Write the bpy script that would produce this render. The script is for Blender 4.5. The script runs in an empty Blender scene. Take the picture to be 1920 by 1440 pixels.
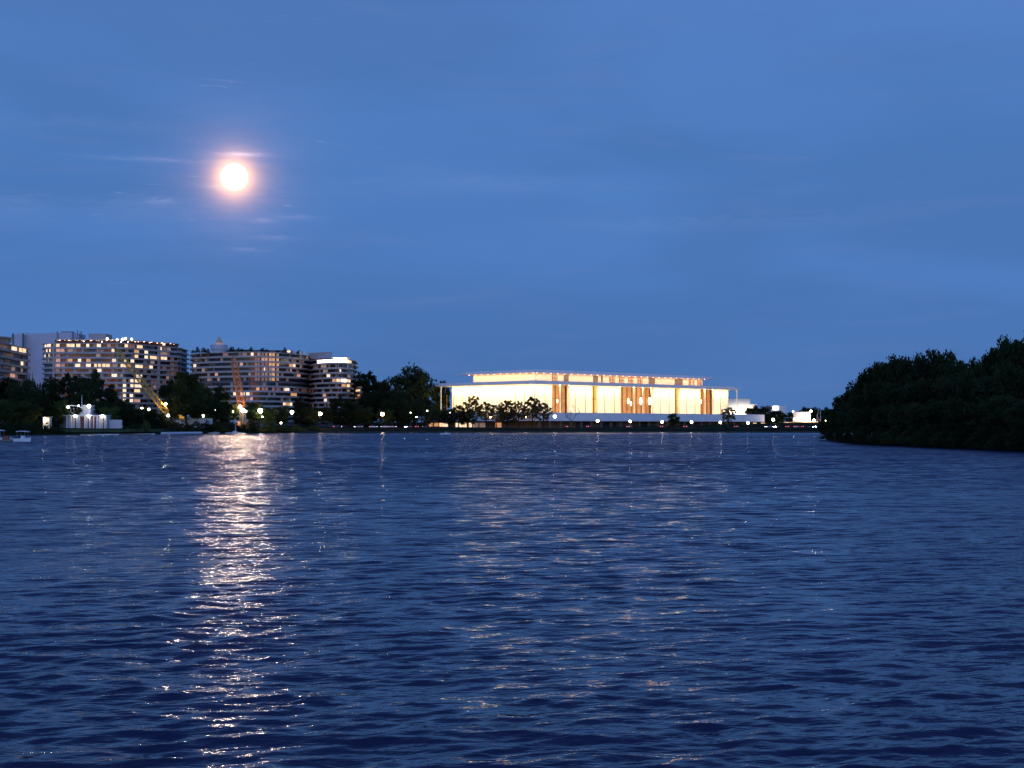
import bpy, math, random
import numpy as np
from mathutils import Vector

random.seed(7)
RNG = np.random.default_rng(11)
SC = bpy.context.scene
COL = SC.collection
R = math.radians

# ------------------------------------------------------------------ camera
F = 2700.0                       # focal length in pixels of the 1920 wide photograph
EYE = 3.7
PITCH = math.atan(79.5 / F)
cam_d = bpy.data.cameras.new('camera')
cam_d.sensor_width = 36.0
cam_d.lens = F * 36.0 / 1920.0
cam_d.clip_start = 0.5
cam_d.clip_end = 30000
cam = bpy.data.objects.new('camera', cam_d)
COL.objects.link(cam)
cam.location = (0, 0, EYE)
cam.rotation_euler = (math.pi / 2 + PITCH, 0, 0)
SC.camera = cam


def wx(px, D):
    return (px - 960.0) / F * D


def wz(py, D):
    return EYE + D * math.tan(PITCH + math.atan((720.0 - py) / F))


# ------------------------------------------------------------------ world
def ray(px, py):
    """unit direction in which the camera sees a place of the photograph"""
    zt = math.tan(PITCH + math.atan((720.0 - py) / F))
    return Vector(((px - 960.0) / F * (math.cos(PITCH) + zt * math.sin(PITCH)), 1.0, zt)).normalized()


MOON_DIR = ray(439, 332)

world = bpy.data.worlds.new('World')
SC.world = world
world.use_nodes = True


class NT:
    """small helper round a node tree"""
    def __init__(self, tree):
        self.t = tree
        self.n = tree.nodes
        self.l = tree.links

    def new(self, kind, **kw):
        nd = self.n.new(kind)
        for k, v in kw.items():
            setattr(nd, k, v)
        return nd

    def put(self, sock, v):
        if hasattr(v, 'is_linked') or isinstance(v, bpy.types.NodeSocket):
            self.l.new(v, sock)
        else:
            sock.default_value = v

    def math(self, op, a, b=0.0, c=None, clamp=False):
        nd = self.new('ShaderNodeMath', operation=op, use_clamp=clamp)
        self.put(nd.inputs[0], a)
        self.put(nd.inputs[1], b)
        if c is not None:
            self.put(nd.inputs[2], c)
        return nd.outputs[0]

    def vmath(self, op, a, b=(0, 0, 0)):
        nd = self.new('ShaderNodeVectorMath', operation=op)
        self.put(nd.inputs[0], a)
        self.put(nd.inputs[1], b)
        return nd.outputs['Value'] if op in ('DOT_PRODUCT', 'LENGTH') else nd.outputs[0]

    def mix(self, f, a, b, blend='MIX'):
        nd = self.new('ShaderNodeMix', data_type='RGBA', blend_type=blend)
        self.put(nd.inputs[0], f)
        self.put(nd.inputs[6], a)
        self.put(nd.inputs[7], b)
        return nd.outputs[2]

    def noise(self, vec, scale, detail=3.0, rough=0.5, dist=0.0):
        nd = self.new('ShaderNodeTexNoise')
        self.put(nd.inputs['Vector'], vec)
        nd.inputs['Scale'].default_value = scale
        nd.inputs['Detail'].default_value = detail
        nd.inputs['Roughness'].default_value = rough
        nd.inputs['Distortion'].default_value = dist
        return nd.outputs['Fac']

    def ramp(self, f, stops):
        nd = self.new('ShaderNodeValToRGB')
        el = nd.color_ramp.elements
        while len(el) < len(stops):
            el.new(0.5)
        for e, (p, c) in zip(el, stops):
            e.position = p
            e.color = (c[0], c[1], c[2], 1) if not isinstance(c, (int, float)) else (c, c, c, 1)
        self.put(nd.inputs[0], f)
        return nd.outputs[0]

    def maprange(self, v, a, b, c=0.0, d=1.0, smooth=False):
        nd = self.new('ShaderNodeMapRange', clamp=True)
        if smooth:
            nd.interpolation_type = 'SMOOTHSTEP'
        self.put(nd.inputs[0], v)
        for i, x in enumerate((a, b, c, d)):
            nd.inputs[i + 1].default_value = x
        return nd.outputs[0]


def build_world():
    w = NT(world.node_tree)
    bg = w.n['Background']
    sky = w.new('ShaderNodeTexSky')
    sky.sky_type = 'NISHITA'
    sky.sun_disc = False
    sky.sun_elevation = R(-1.0)           # the sun has just set behind the viewer
    sky.sun_rotation = R(180)
    sky.ozone_density = 6.0
    tc = w.new('ShaderNodeTexCoord')
    d = tc.outputs['Generated']
    sep = w.new('ShaderNodeSeparateXYZ')
    w.l.new(d, sep.inputs[0])
    z = sep.outputs[2]
    base = w.mix(1.0, sky.outputs[0], (12.0, 9.4, 4.6, 1), 'MULTIPLY')
    # thin veil of dusk haze and high cloud over the clear sky
    veil = w.ramp(w.maprange(z, 0.0, 0.6), [(0.0, (0.074, 0.182, 0.450)), (0.15, (0.076, 0.198, 0.510)),
                                             (0.32, (0.077, 0.205, 0.525)), (0.47, (0.084, 0.206, 0.530)), (0.58, (0.042, 0.092, 0.310)), (1.0, (0.026, 0.050, 0.200))])
    back = w.maprange(sep.outputs[1], -0.9, 0.1, 0.15, 1.0, True)
    c = w.mix(back, base, veil)
    # broad soft cloud bands, tilted down to the right
    dome = w.vmath('MULTIPLY', d, (1.0, 1.0, 4.2))
    rot = w.new('ShaderNodeVectorRotate', rotation_type='Y_AXIS')
    w.l.new(dome, rot.inputs['Vector'])
    rot.inputs['Angle'].default_value = R(9)
    n1 = w.noise(rot.outputs[0], 2.6, 4, 0.45, 0.5)
    b1 = w.maprange(n1, 0.38, 0.64, 0.90, 1.03, True)
    c = w.mix(1.0, c, w.combine(b1, b1, b1) if hasattr(w, 'combine') else b1, 'MULTIPLY')
    n2 = w.noise(w.vmath('MULTIPLY', d, (3.0, 1.0, 22.0)), 3.0, 5, 0.55, 0.4)
    b2 = w.maprange(n2, 0.50, 0.78, 0.0, 0.30, True)
    c = w.mix(b2, c, (0.125, 0.205, 0.47, 1))
    # moonlight scattered by the thin cloud around the disc
    dot = w.vmath('DOT_PRODUCT', d, tuple(MOON_DIR))
    ang = w.math('ARCCOSINE', w.math('MINIMUM', dot, 1.0))
    wis = w.noise(w.vmath('MULTIPLY', d, (10.0, 10.0, 75.0)), 2.3, 5, 0.55, 0.9)
    band = w.maprange(wis, 0.30, 0.70, 0.75, 1.2)
    g1 = w.math('MULTIPLY', w.math('EXPONENT', w.math('MULTIPLY', ang, -1 / 0.0052)), 8.0)
    g2 = w.math('MULTIPLY', w.math('EXPONENT', w.math('MULTIPLY', ang, -1 / 0.016)), 0.50)
    g2 = w.math('MULTIPLY', g2, band)
    c = w.mix(1.0, c, w.tint(g1, (1.0, 0.45, 0.13)), 'ADD')
    c = w.mix(1.0, c, w.tint(g2, (0.95, 0.48, 0.30)), 'ADD')
    # small bright wisps near the moon
    near = w.math('EXPONENT', w.math('MULTIPLY', ang, -1 / 0.05))
    wis2 = w.noise(w.vmath('MULTIPLY', d, (16.0, 16.0, 150.0)), 2.0, 6, 0.62, 0.8)
    wv = w.math('MULTIPLY', w.maprange(wis2, 0.66, 0.78), w.math('MULTIPLY', near, 0.5))
    c = w.mix(1.0, c, w.tint(wv, (1.0, 0.72, 0.75)), 'ADD')
    # the few single wisps of cloud that catch the moonlight: (px, py, half width, half height, brightness)
    rag = w.noise(w.vmath('MULTIPLY', d, (60.0, 60.0, 420.0)), 1.0, 4, 0.6, 1.0)
    sx, sz = sep.outputs[0], sep.outputs[2]
    for px, py, hw, hh, amp in ((452, 290, 34, 4.0, 0.42), (412, 351, 26, 5.0, 0.16), (495, 414, 24, 4, 0.09), (556, 408, 44, 5, 0.05), (515, 446, 40, 5, 0.05), (300, 300, 110, 3.5, 0.07),
                                (300, 378, 26, 6, 0.08), (465, 468, 34, 4, 0.06), (250, 390, 90, 22, 0.03), (930, 345, 160, 16, 0.022), (35, 385, 60, 20, 0.03), (1340, 420, 260, 14, 0.02), (200, 235, 160, 12, 0.02)):
        x0, _y0, z0 = ray(px, py)
        ex = w.math('POWER', w.math('DIVIDE', w.math('SUBTRACT', sx, x0), hw / F), 2.0)
        ez = w.math('POWER', w.math('DIVIDE', w.math('SUBTRACT', w.math('SUBTRACT', sz, z0), w.math('MULTIPLY', w.math('SUBTRACT', rag, 0.5), 2.2 * hh / F)), hh / F), 2.0)
        e = w.math('MULTIPLY', w.math('EXPONENT', w.math('MULTIPLY', w.math('ADD', ex, ez), -1.0)), w.math('MULTIPLY', w.maprange(rag, 0.32, 0.62, 0.25, 1.0), amp))
        c = w.mix(1.0, c, w.tint(e, (1.0, 0.80, 0.78)), 'ADD')
    c = w.mix(1.0, c, (10, 10, 10, 1), 'MULTIPLY')
    w.l.new(c, bg.inputs[0])
    bg.inputs[1].default_value = 0.1


def _tint(self, v, col):
    nd = self.new('ShaderNodeVectorMath', operation='SCALE')
    nd.inputs[0].default_value = col
    self.l.new(v, nd.inputs['Scale'])
    return nd.outputs[0]


def _combine(self, a, b, c):
    nd = self.new('ShaderNodeCombineXYZ')
    for i, v in enumerate((a, b, c)):
        self.put(nd.inputs[i], v)
    return nd.outputs[0]


NT.tint = _tint
NT.combine = _combine
build_world()

# the one sun lamp stands for the sunlight the full moon sends back
moonlight_d = bpy.data.lights.new('moonlight', 'SUN')
moonlight_d.energy = 0.11
moonlight_d.angle = R(1.0)
moonlight_d.color = (1.0, 0.68, 0.48)
moonlight = bpy.data.objects.new('moonlight', moonlight_d)
COL.objects.link(moonlight)
moonlight.rotation_euler = MOON_DIR.to_track_quat('Z', 'Y').to_euler()

SC.view_settings.view_transform = 'Standard'
SC.view_settings.look = 'None'
SC.view_settings.exposure = 0.0
SC.view_settings.gamma = 1.0
SC.render.engine = 'CYCLES'
SC.cycles.max_bounces = 5
SC.cycles.diffuse_bounces = 2
SC.cycles.glossy_bounces = 2
SC.cycles.transparent_max_bounces = 8
SC.cycles.sample_clamp_direct = 0
SC.cycles.sample_clamp_indirect = 4
SC.cycles.use_denoising = True


# ------------------------------------------------------------------ materials
def pbsdf(name):
    m = bpy.data.materials.new(name)
    m.use_nodes = True
    return m, NT(m.node_tree), m.node_tree.nodes['Principled BSDF']


def mat(name, col, rough=0.7, metal=0.0, var=0.15, scale=0.6, bump=0.0):
    m, t, b = pbsdf(name)
    tc = t.new('ShaderNodeTexCoord')
    n = t.noise(tc.outputs['Object'], scale, 5, 0.6)
    lo = tuple(c * (1 - var) for c in col) + (1,)
    hi = tuple(min(1, c * (1 + var)) for c in col) + (1,)
    c = t.mix(t.maprange(n, 0.3, 0.7), lo, hi)
    t.l.new(c, b.inputs['Base Color'])
    b.inputs['Roughness'].default_value = rough
    b.inputs['Metallic'].default_value = metal
    if rough >= 0.9:
        b.inputs['Specular IOR Level'].default_value = 0.0
    if bump:
        bm = t.new('ShaderNodeBump')
        bm.inputs['Strength'].default_value = 1
        bm.inputs['Distance'].default_value = bump
        t.l.new(n, bm.inputs['Height'])
        t.l.new(bm.outputs[0], b.inputs['Normal'])
    return m


def glow(name, col, strength, sample=False, var=0.0, scale=0.5, base=0.4):
    m, t, b = pbsdf(name)
    b.inputs['Base Color'].default_value = (base, base * 0.7, base * 0.5, 1)
    b.inputs['Emission Strength'].default_value = strength
    if var:
        tc = t.new('ShaderNodeTexCoord')
        n = t.noise(tc.outputs['Object'], scale, 3, 0.6)
        c = t.mix(t.maprange(n, 0.3, 0.7), tuple(x * (1 - var) for x in col) + (1,), tuple(col) + (1,))
        t.l.new(c, b.inputs['Emission Color'])
    else:
        b.inputs['Emission Color'].default_value = tuple(col) + (1,)
    m.cycles.emission_sampling = 'FRONT' if sample else 'NONE'
    return m


def foliage_mat(name, c1, c2):
    m, t, b = pbsdf(name)
    tc = t.new('ShaderNodeTexCoord')
    oi = t.new('ShaderNodeObjectInfo')
    n = t.noise(tc.outputs['Object'], 0.45, 3, 0.6)
    g = t.new('ShaderNodeNewGeometry')
    f = t.math('ADD', t.math('MULTIPLY', t.maprange(n, 0.3, 0.7), 0.6), t.math('MULTIPLY', g.outputs['Random Per Island'], 0.4))
    c = t.mix(f, tuple(c1) + (1,), tuple(c2) + (1,))
    v = t.math('MULTIPLY_ADD', oi.outputs['Random'], 0.7, 0.65)
    c = t.mix(1.0, c, t.combine(v, v, v), 'MULTIPLY')
    t.l.new(c, b.inputs['Base Color'])
    b.inputs['Roughness'].default_value = 0.65
    b.inputs['Specular IOR Level'].default_value = 0.05
    tr = t.new('ShaderNodeBsdfTranslucent')
    t.l.new(t.mix(1.0, c, (1.9, 2.0, 1.0, 1), 'MULTIPLY'), tr.inputs[0])
    mx = t.new('ShaderNodeMixShader')
    mx.inputs[0].default_value = 0.4
    t.l.new(b.outputs[0], mx.inputs[1])
    t.l.new(tr.outputs[0], mx.inputs[2])
    t.l.new(mx.outputs[0], t.n['Material Output'].inputs[0])
    return m


SLX, SLY, SLB = 1.15, 1.45, 0.205      # cross-wind and down-wind slope of the far chop, and the lean of its visible faces


def water_mat():
    m, t, b = pbsdf('river_water')
    tc = t.new('ShaderNodeTexCoord')
    o = tc.outputs['Object']
    b.inputs['Base Color'].default_value = (0.022, 0.028, 0.064, 1)
    b.inputs['IOR'].default_value = 1.333
    gust = t.noise(t.vmath('MULTIPLY', o, (0.010, 0.030, 1)), 1.0, 4, 0.6, 0.5)
    st = t.new('ShaderNodeVectorRotate', rotation_type='Z_AXIS')
    t.l.new(o, st.inputs['Vector'])
    st.inputs['Angle'].default_value = R(-14)
    v = st.outputs[0]
    dist = t.vmath('LENGTH', o)
    t.l.new(t.maprange(dist, 20, 200, 0.055, 0.10), b.inputs['Roughness'])
    b.inputs['Specular IOR Level'].default_value = 0.34
    n1 = t.noise(t.vmath('MULTIPLY', v, (0.75, 1.6, 1)), 1.6, 3, 0.55, 0.3)
    n2 = t.noise(t.vmath('MULTIPLY', v, (0.9, 1.6, 1)), 5.5, 2, 0.5, 0.2)
    h = t.math('ADD', t.math('MULTIPLY', n1, 0.050), t.math('MULTIPLY', n2, 0.009))
    gu = t.maprange(gust, 0.35, 0.65, 0.75, 1.25)
    h = t.math('MULTIPLY', h, gu)
    bm = t.new('ShaderNodeBump')
    bm.inputs['Strength'].default_value = 1.0
    bm.inputs['Distance'].default_value = 1.0
    t.l.new(h, bm.inputs['Height'])
    # chop too fine for the mesh further out: the slope of the surface taken straight from a noise
    fn = t.new('ShaderNodeTexNoise')
    t.l.new(t.vmath('MULTIPLY', v, (0.55, 1.0, 1)), fn.inputs['Vector'])
    fn.inputs['Scale'].default_value = 0.9
    fn.inputs['Detail'].default_value = 6
    fn.inputs['Roughness'].default_value = 0.72
    sl = t.vmath('SUBTRACT', fn.outputs['Color'], (0.5, 0.5, 0.5))
    k = t.math('MULTIPLY', t.maprange(dist, 15, 220, 0.42, 1.0), gu)
    sx = t.new('ShaderNodeSeparateXYZ')
    t.l.new(sl, sx.inputs[0])
    sp = t.new('ShaderNodeSeparateXYZ')
    t.l.new(o, sp.inputs[0])
    k2 = t.math('MULTIPLY', k, t.maprange(sp.outputs[1], 560, 760, 1.0, 0.45))
    ox = t.math('MULTIPLY', t.math('MULTIPLY', sx.outputs[0], SLX), k2)
    kb = t.math('MULTIPLY', t.math('MULTIPLY', t.maprange(dist, 15, 150, 0.13, 1.0), gu), t.maprange(sp.outputs[1], 600, 780, 1.0, 0.62))
    oy = t.math('SUBTRACT', t.math('MULTIPLY', t.math('MULTIPLY', sx.outputs[1], SLY), k2), t.math('MULTIPLY', kb, SLB))
    nn = t.vmath('NORMALIZE', t.vmath('ADD', bm.outputs[0], t.combine(ox, oy, 0.0)))
    t.l.new(nn, b.inputs['Normal'])
    return m


M = {}
M['water'] = water_mat()
M['moon'] = glow('moon_glow', (1.0, 0.90, 0.68), 9.0)


# ------------------------------------------------------------------ mesh helpers
class MB:
    def __init__(self):
        self.v, self.f, self.m = [], [], []

    def face(self, pts, mi=0):
        i = len(self.v)
        self.v.extend([tuple(p) for p in pts])
        self.f.append(tuple(range(i, i + len(pts))))
        self.m.append(mi)

    def hexa(self, b, t, mi=0):
        """b, t: 4 bottom and 4 top points, counter-clockwise from above"""
        i = len(self.v)
        self.v.extend([tuple(p) for p in b] + [tuple(p) for p in t])
        for q in ((3, 2, 1, 0), (4, 5, 6, 7), (0, 1, 5, 4), (1, 2, 6, 5), (2, 3, 7, 6), (3, 0, 4, 7)):
            self.f.append(tuple(i + k for k in q))
            self.m.append(mi)
        return self

    def box(self, x0, x1, y0, y1, z0, z1, mi=0):
        return self.hexa([(x0, y0, z0), (x1, y0, z0), (x1, y1, z0), (x0, y1, z0)],
                         [(x0, y0, z1), (x1, y0, z1), (x1, y1, z1), (x0, y1, z1)], mi)

    def prism(self, poly, z0, z1, mi=0):
        """poly: ccw (x, y) outline"""
        n = len(poly)
        i = len(self.v)
        self.v.extend([(x, y, z0) for x, y in poly] + [(x, y, z1) for x, y in poly])
        self.f.append(tuple(i + k for k in reversed(range(n))))
        self.f.append(tuple(i + n + k for k in range(n)))
        self.m.extend([mi, mi])
        for k in range(n):
            j = (k + 1) % n
            self.f.append((i + k, i + j, i + n + j, i + n + k))
            self.m.append(mi)
        return self

    def tube(self, pts, radii, sides=6, mi=0, caps=True):
        pts = [Vector(p) for p in pts]
        if isinstance(radii, (int, float)):
            radii = [radii] * len(pts)
        i = len(self.v)
        for k, p in enumerate(pts):
            a = pts[max(k - 1, 0)]
            c = pts[min(k + 1, len(pts) - 1)]
            d = (c - a).normalized()
            u = d.cross(Vector((0, 0, 1)))
            if u.length < 1e-3:
                u = Vector((1, 0, 0))
            u.normalize()
            w = d.cross(u).normalized()
            for s in range(sides):
                an = 2 * math.pi * s / sides
                q = p + (u * math.cos(an) + w * math.sin(an)) * radii[k]
                self.v.append(tuple(q))
        for k in range(len(pts) - 1):
            for s in range(sides):
                a = i + k * sides + s
                b2 = i + k * sides + (s + 1) % sides
                self.f.append((a, b2, b2 + sides, a + sides))
                self.m.append(mi)
        if caps:
            self.f.append(tuple(i + s for s in reversed(range(sides))))
            e = i + (len(pts) - 1) * sides
            self.f.append(tuple(e + s for s in range(sides)))
            self.m.extend([mi, mi])
        return self

    def ball(self, c, r, seg=10, rings=6, sq=(1, 1, 1), mi=0):
        i = len(self.v)
        self.v.append((c[0], c[1], c[2] + r * sq[2]))
        for a in range(1, rings):
            ph = math.pi * a / rings
            for s in range(seg):
                th = 2 * math.pi * s / seg
                self.v.append((c[0] + r * sq[0] * math.sin(ph) * math.cos(th), c[1] + r * sq[1] * math.sin(ph) * math.sin(th), c[2] + r * sq[2] * math.cos(ph)))
        self.v.append((c[0], c[1], c[2] - r * sq[2]))
        last = len(self.v) - 1
        for s in range(seg):
            t2 = (s + 1) % seg
            self.f.append((i, i + 1 + s, i + 1 + t2))
            self.m.append(mi)
            for a in range(rings - 2):
                p = i + 1 + a * seg
                self.f.append((p + s, p + seg + s, p + seg + t2, p + t2))
                self.m.append(mi)
            p = i + 1 + (rings - 2) * seg
            self.f.append((p + s, last, p + t2))
            self.m.append(mi)
        return self

    def build(self, name, mats, parent=None, smooth=False, loc=None):
        me = bpy.data.meshes.new(name)
        me.from_pydata(self.v, [], self.f)
        if not isinstance(mats, (list, tuple)):
            mats = [mats]
        for mm in mats:
            me.materials.append(mm)
        if len(mats) > 1:
            me.polygons.foreach_set('material_index', self.m)
        if smooth:
            me.polygons.foreach_set('use_smooth', [True] * len(me.polygons))
        me.update()
        o = bpy.data.objects.new(name, me)
        COL.objects.link(o)
        if parent is not None:
            o.parent = parent
        if loc:
            o.location = loc
        return o


def tag(o, label=None, cat=None, group=None, kind=None):
    if label:
        o['label'] = label
    if cat:
        o['category'] = cat
    if group:
        o['group'] = group
    if kind:
        o['kind'] = kind
    return o


def empty(name, loc, rz=0.0, label=None, cat=None, group=None):
    o = bpy.data.objects.new(name, None)
    COL.objects.link(o)
    o.empty_display_size = 0.5
    o.location = loc
    o.rotation_euler = (0, 0, rz)
    return tag(o, label, cat, group)


def kids(o):
    return [c for c in COL.objects if c.parent == o]


KID = {}


def dup(root, loc, rz=0.0, scale=None, label=None, group=None):
    if root.name not in KID:
        ch = kids(root)
        KID[root.name] = [(c, kids(c)) for c in ch]
    r = root.copy()
    COL.objects.link(r)
    r.location = loc
    r.rotation_euler = (0, 0, rz)
    if scale is not None:
        r.scale = scale
    if label:
        r['label'] = label
    if group:
        r['group'] = group
    for c, gs in KID[root.name]:
        k = c.copy()
        COL.objects.link(k)
        k.parent = r
        for g in gs:
            h = g.copy()
            COL.objects.link(h)
            h.parent = k
    return r


ORD = ('first second third fourth fifth sixth seventh eighth ninth tenth eleventh twelfth thirteenth fourteenth fifteenth sixteenth '
       'seventeenth eighteenth nineteenth twentieth twenty-first twenty-second twenty-third twenty-fourth twenty-fifth twenty-sixth '
       'twenty-seventh twenty-eighth twenty-ninth thirtieth').split()

# ------------------------------------------------------------------ moon
MB_ = MB().ball((0, 0, 0), 1.0, 32, 20)
moon = MB_.build('moon', M['moon'], smooth=True)
moon.location = Vector((0, 0, EYE)) + MOON_DIR * 9000
moon.scale = (9000 * 23.5 / F,) * 3
tag(moon, 'glowing white full moon low in the dusk sky', 'moon')


# ------------------------------------------------------------------ river
def build_water():
    a0, a1, na = R(-27), R(27), 860
    th = np.linspace(a0, a1, na)
    rr = [7.0]
    while rr[-1] < 1500:
        r = rr[-1]
        rr.append(r + max(0.045, r * 0.0030 if r < 300 else r * 0.01))
    rr = np.array(rr)
    T, D = np.meshgrid(th, rr)
    X = D * np.sin(T)
    Y = D * np.cos(T)
    Z = np.zeros_like(X)
    DX = np.zeros_like(X)
    DY = np.zeros_like(X)
    n = 110
    rng = np.random.default_rng(5)
    lam = np.exp(rng.uniform(math.log(0.26), math.log(2.3), n))
    main = R(-90 + 14)
    ang = main + rng.normal(0, 0.60, n)
    ph = rng.uniform(0, 2 * math.pi, n)
    sl = 0.118 * np.sqrt(2.0 / n) * np.where(lam > 1.0, 0.45, 1.0)
    spac = np.maximum(D * 0.0030, D * (a1 - a0) / na)
    for i in range(n):
        k = 2 * math.pi / lam[i]
        kx, ky = k * math.cos(ang[i]), k * math.sin(ang[i])
        amp = sl[i] / k
        damp = np.clip((lam[i] / spac - 3.0) / 3.0, 0, 1)
        p = kx * X + ky * Y + ph[i]
        Z += amp * damp * np.cos(p)
        DX -= amp * damp * math.cos(ang[i]) * np.sin(p)
        DY -= amp * damp * math.sin(ang[i]) * np.sin(p)
    # gusts: patches of livelier and calmer water
    G = 1.0 + 0.28 * np.sin(0.11 * X + 0.05 * Y + 1.0) * np.sin(0.09 * Y - 0.04 * X) + 0.18 * np.sin(0.31 * X - 0.17 * Y + 2)
    Z *= G
    X2 = X + DX * G
    Y2 = Y + DY * G
    nr = len(rr)
    co = np.stack([X2, Y2, Z], -1).reshape(-1, 3).astype(np.float32)
    idx = np.arange(nr * na).reshape(nr, na)
    q = np.stack([idx[:-1, :-1], idx[:-1, 1:], idx[1:, 1:], idx[1:, :-1]], -1).reshape(-1, 4)
    me = bpy.data.meshes.new('water')
    me.vertices.add(len(co))
    me.vertices.foreach_set('co', co.ravel())
    me.loops.add(q.size)
    me.loops.foreach_set('vertex_index', q.ravel().astype(np.int32))
    me.polygons.add(len(q))
    me.polygons.foreach_set('loop_start', np.arange(0, q.size, 4, dtype=np.int32))
    me.polygons.foreach_set('use_smooth', np.ones(len(q), dtype=bool))
    me.materials.append(M['water'])
    me.update()
    o = bpy.data.objects.new('water', me)
    COL.objects.link(o)
    tag(o, 'dark blue rippled river with a glittering moon path', None, None, 'structure')
    # calm sheet carrying the river on past the waves, to every side
    s = MB().face([(-9000, -2500, -0.45), (9000, -2500, -0.45), (9000, 9000, -0.45), (-9000, 9000, -0.45)])
    b = MB()
    b.face([(-9000, -2500, -0.45), (9000, -2500, -0.45), (9000, 9000, -0.45), (-9000, 9000, -0.45)])
    w2 = b.build('river_bed', M['water'])
    tag(w2, 'open river spreading beyond the wavy reach', None, None, 'structure')


build_water()

# ------------------------------------------------------------------ more materials
M['earth'] = mat('grassy_earth', (0.030, 0.036, 0.020), 0.9, 0, 0.4, 0.15, 0.1)
M['lawn'] = mat('mown_lawn', (0.085, 0.105, 0.050), 0.9, 0, 0.3, 0.3)
M['island_soil'] = mat('island_soil', (0.022, 0.022, 0.016), 0.95, 0, 0.4, 0.3, 0.1)
M['asphalt'] = mat('asphalt', (0.045, 0.045, 0.047), 0.85, 0, 0.2, 0.5)
M['line_paint'] = mat('line_paint', (0.55, 0.55, 0.50), 0.7, 0, 0.2, 1.0)
M['stone'] = mat('river_stone', (0.05, 0.048, 0.045), 0.9, 0, 0.4, 0.5, 0.05)
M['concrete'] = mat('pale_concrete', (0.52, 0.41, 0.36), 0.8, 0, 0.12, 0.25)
M['concrete_dark'] = mat('shadowed_concrete', (0.16, 0.14, 0.145), 0.8, 0, 0.2, 0.4)  # darker copy of the concrete, with recess shade put into its colour
M['plain_tower'] = mat('plain_rendered_wall', (0.62, 0.54, 0.55), 0.8, 0, 0.06, 0.08)
M['glass'] = mat('dark_window_glass', (0.018, 0.020, 0.026), 0.12, 0, 0.3, 0.3)
M['curtain'] = mat('drawn_curtain', (0.16, 0.14, 0.14), 0.7, 0, 0.3, 0.4)
M['redwall'] = mat('reddish_wall', (0.17, 0.075, 0.06), 0.7, 0, 0.2, 0.4)
M['marble'] = mat('white_marble', (0.80, 0.76, 0.68), 0.45, 0, 0.04, 0.15)
M['fascia'] = mat('white_roof_fascia', (0.90, 0.83, 0.80), 0.6, 0, 0.05, 0.1)
M['bronze'] = mat('bronze_metal', (0.30, 0.16, 0.06), 0.5, 0.3, 0.2, 0.4)
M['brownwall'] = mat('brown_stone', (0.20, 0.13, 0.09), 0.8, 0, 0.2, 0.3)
M['white'] = mat('white_paint', (0.78, 0.78, 0.78), 0.4, 0, 0.04, 0.5)
M['offwhite'] = mat('off_white_paint', (0.62, 0.60, 0.58), 0.6, 0, 0.08, 0.6)
M['brick'] = mat('red_brick', (0.28, 0.08, 0.06), 0.8, 0, 0.2, 1.5)
M['yellow'] = mat('yellow_crane_paint', (0.62, 0.36, 0.05), 0.5, 0.1, 0.15, 0.6)
M['rust'] = mat('orange_crane_paint', (0.50, 0.20, 0.06), 0.6, 0.1, 0.2, 0.6)
M['steel'] = mat('dark_steel', (0.07, 0.07, 0.075), 0.5, 0.5, 0.2, 1.0)
M['galv'] = mat('galvanised_post', (0.28, 0.28, 0.29), 0.5, 0.4, 0.1, 1.0)
M['rubber'] = mat('black_rubber', (0.02, 0.02, 0.02), 0.8)
M['wood'] = mat('grey_dock_timber', (0.20, 0.17, 0.14), 0.85, 0, 0.25, 2.0)
M['navy'] = mat('navy_canvas', (0.02, 0.025, 0.05), 0.8)
M['copper'] = mat('sandy_spire_tiles', (0.75, 0.48, 0.24), 0.7, 0, 0.1, 0.5)
M['bark'] = mat('bark', (0.045, 0.036, 0.028), 0.95, 0, 0.3, 1.5)
M['pale_bark'] = mat('pale_bark', (0.16, 0.14, 0.12), 0.95, 0, 0.3, 1.5)
M['leaf_dark'] = foliage_mat('dark_leaves', (0.020, 0.030, 0.014), (0.050, 0.065, 0.028))
M['leaf_green'] = foliage_mat('green_leaves', (0.045, 0.070, 0.022), (0.095, 0.12, 0.042))
M['leaf_bronze'] = foliage_mat('bronze_leaves', (0.085, 0.062, 0.028), (0.16, 0.12, 0.05))
M['skin'] = mat('skin', (0.45, 0.28, 0.2), 0.6)
M['shirt'] = mat('white_shirt', (0.7, 0.7, 0.68), 0.8)
M['trousers'] = mat('dark_trousers', (0.04, 0.04, 0.06), 0.8)
M['car_a'] = mat('silver_car_paint', (0.35, 0.36, 0.38), 0.3, 0.4, 0.03)
M['car_b'] = mat('dark_car_paint', (0.03, 0.03, 0.04), 0.3, 0.3, 0.03)
M['car_c'] = mat('white_car_paint', (0.7, 0.7, 0.7), 0.3, 0.1, 0.03)
# things that give off light
M['win_w'] = glow('lit_window_white', (1.0, 0.76, 0.54), 1.5, False, 0.5, 0.6)
M['win_y'] = glow('lit_window_warm', (1.0, 0.66, 0.36), 1.5, False, 0.5, 0.7)
M['win_o'] = glow('lit_window_amber', (1.0, 0.48, 0.20), 0.75, False, 0.5, 0.7)
M['win_p'] = glow('lit_window_pink', (1.0, 0.46, 0.36), 0.62, False, 0.4, 0.7)
M['win_d'] = glow('lit_window_dim', (1.0, 0.66, 0.50), 0.26, False, 0.6, 0.7)
M['win_r'] = glow('lit_window_red', (0.9, 0.30, 0.22), 0.20, False, 0.5, 0.7)
M['win_f'] = glow('faintly_lit_room', (1.0, 0.48, 0.34), 0.09, False, 0.8, 0.25)
M['win_b'] = glow('lit_window_blazing', (1.0, 0.95, 0.86), 5.0, False, 0.2, 0.6)
M['globe_w'] = glow('white_lamp_globe', (1.0, 0.84, 0.62), 32.0, True)
M['globe_y'] = glow('warm_lamp_globe', (1.0, 0.66, 0.34), 60.0, True)
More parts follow.
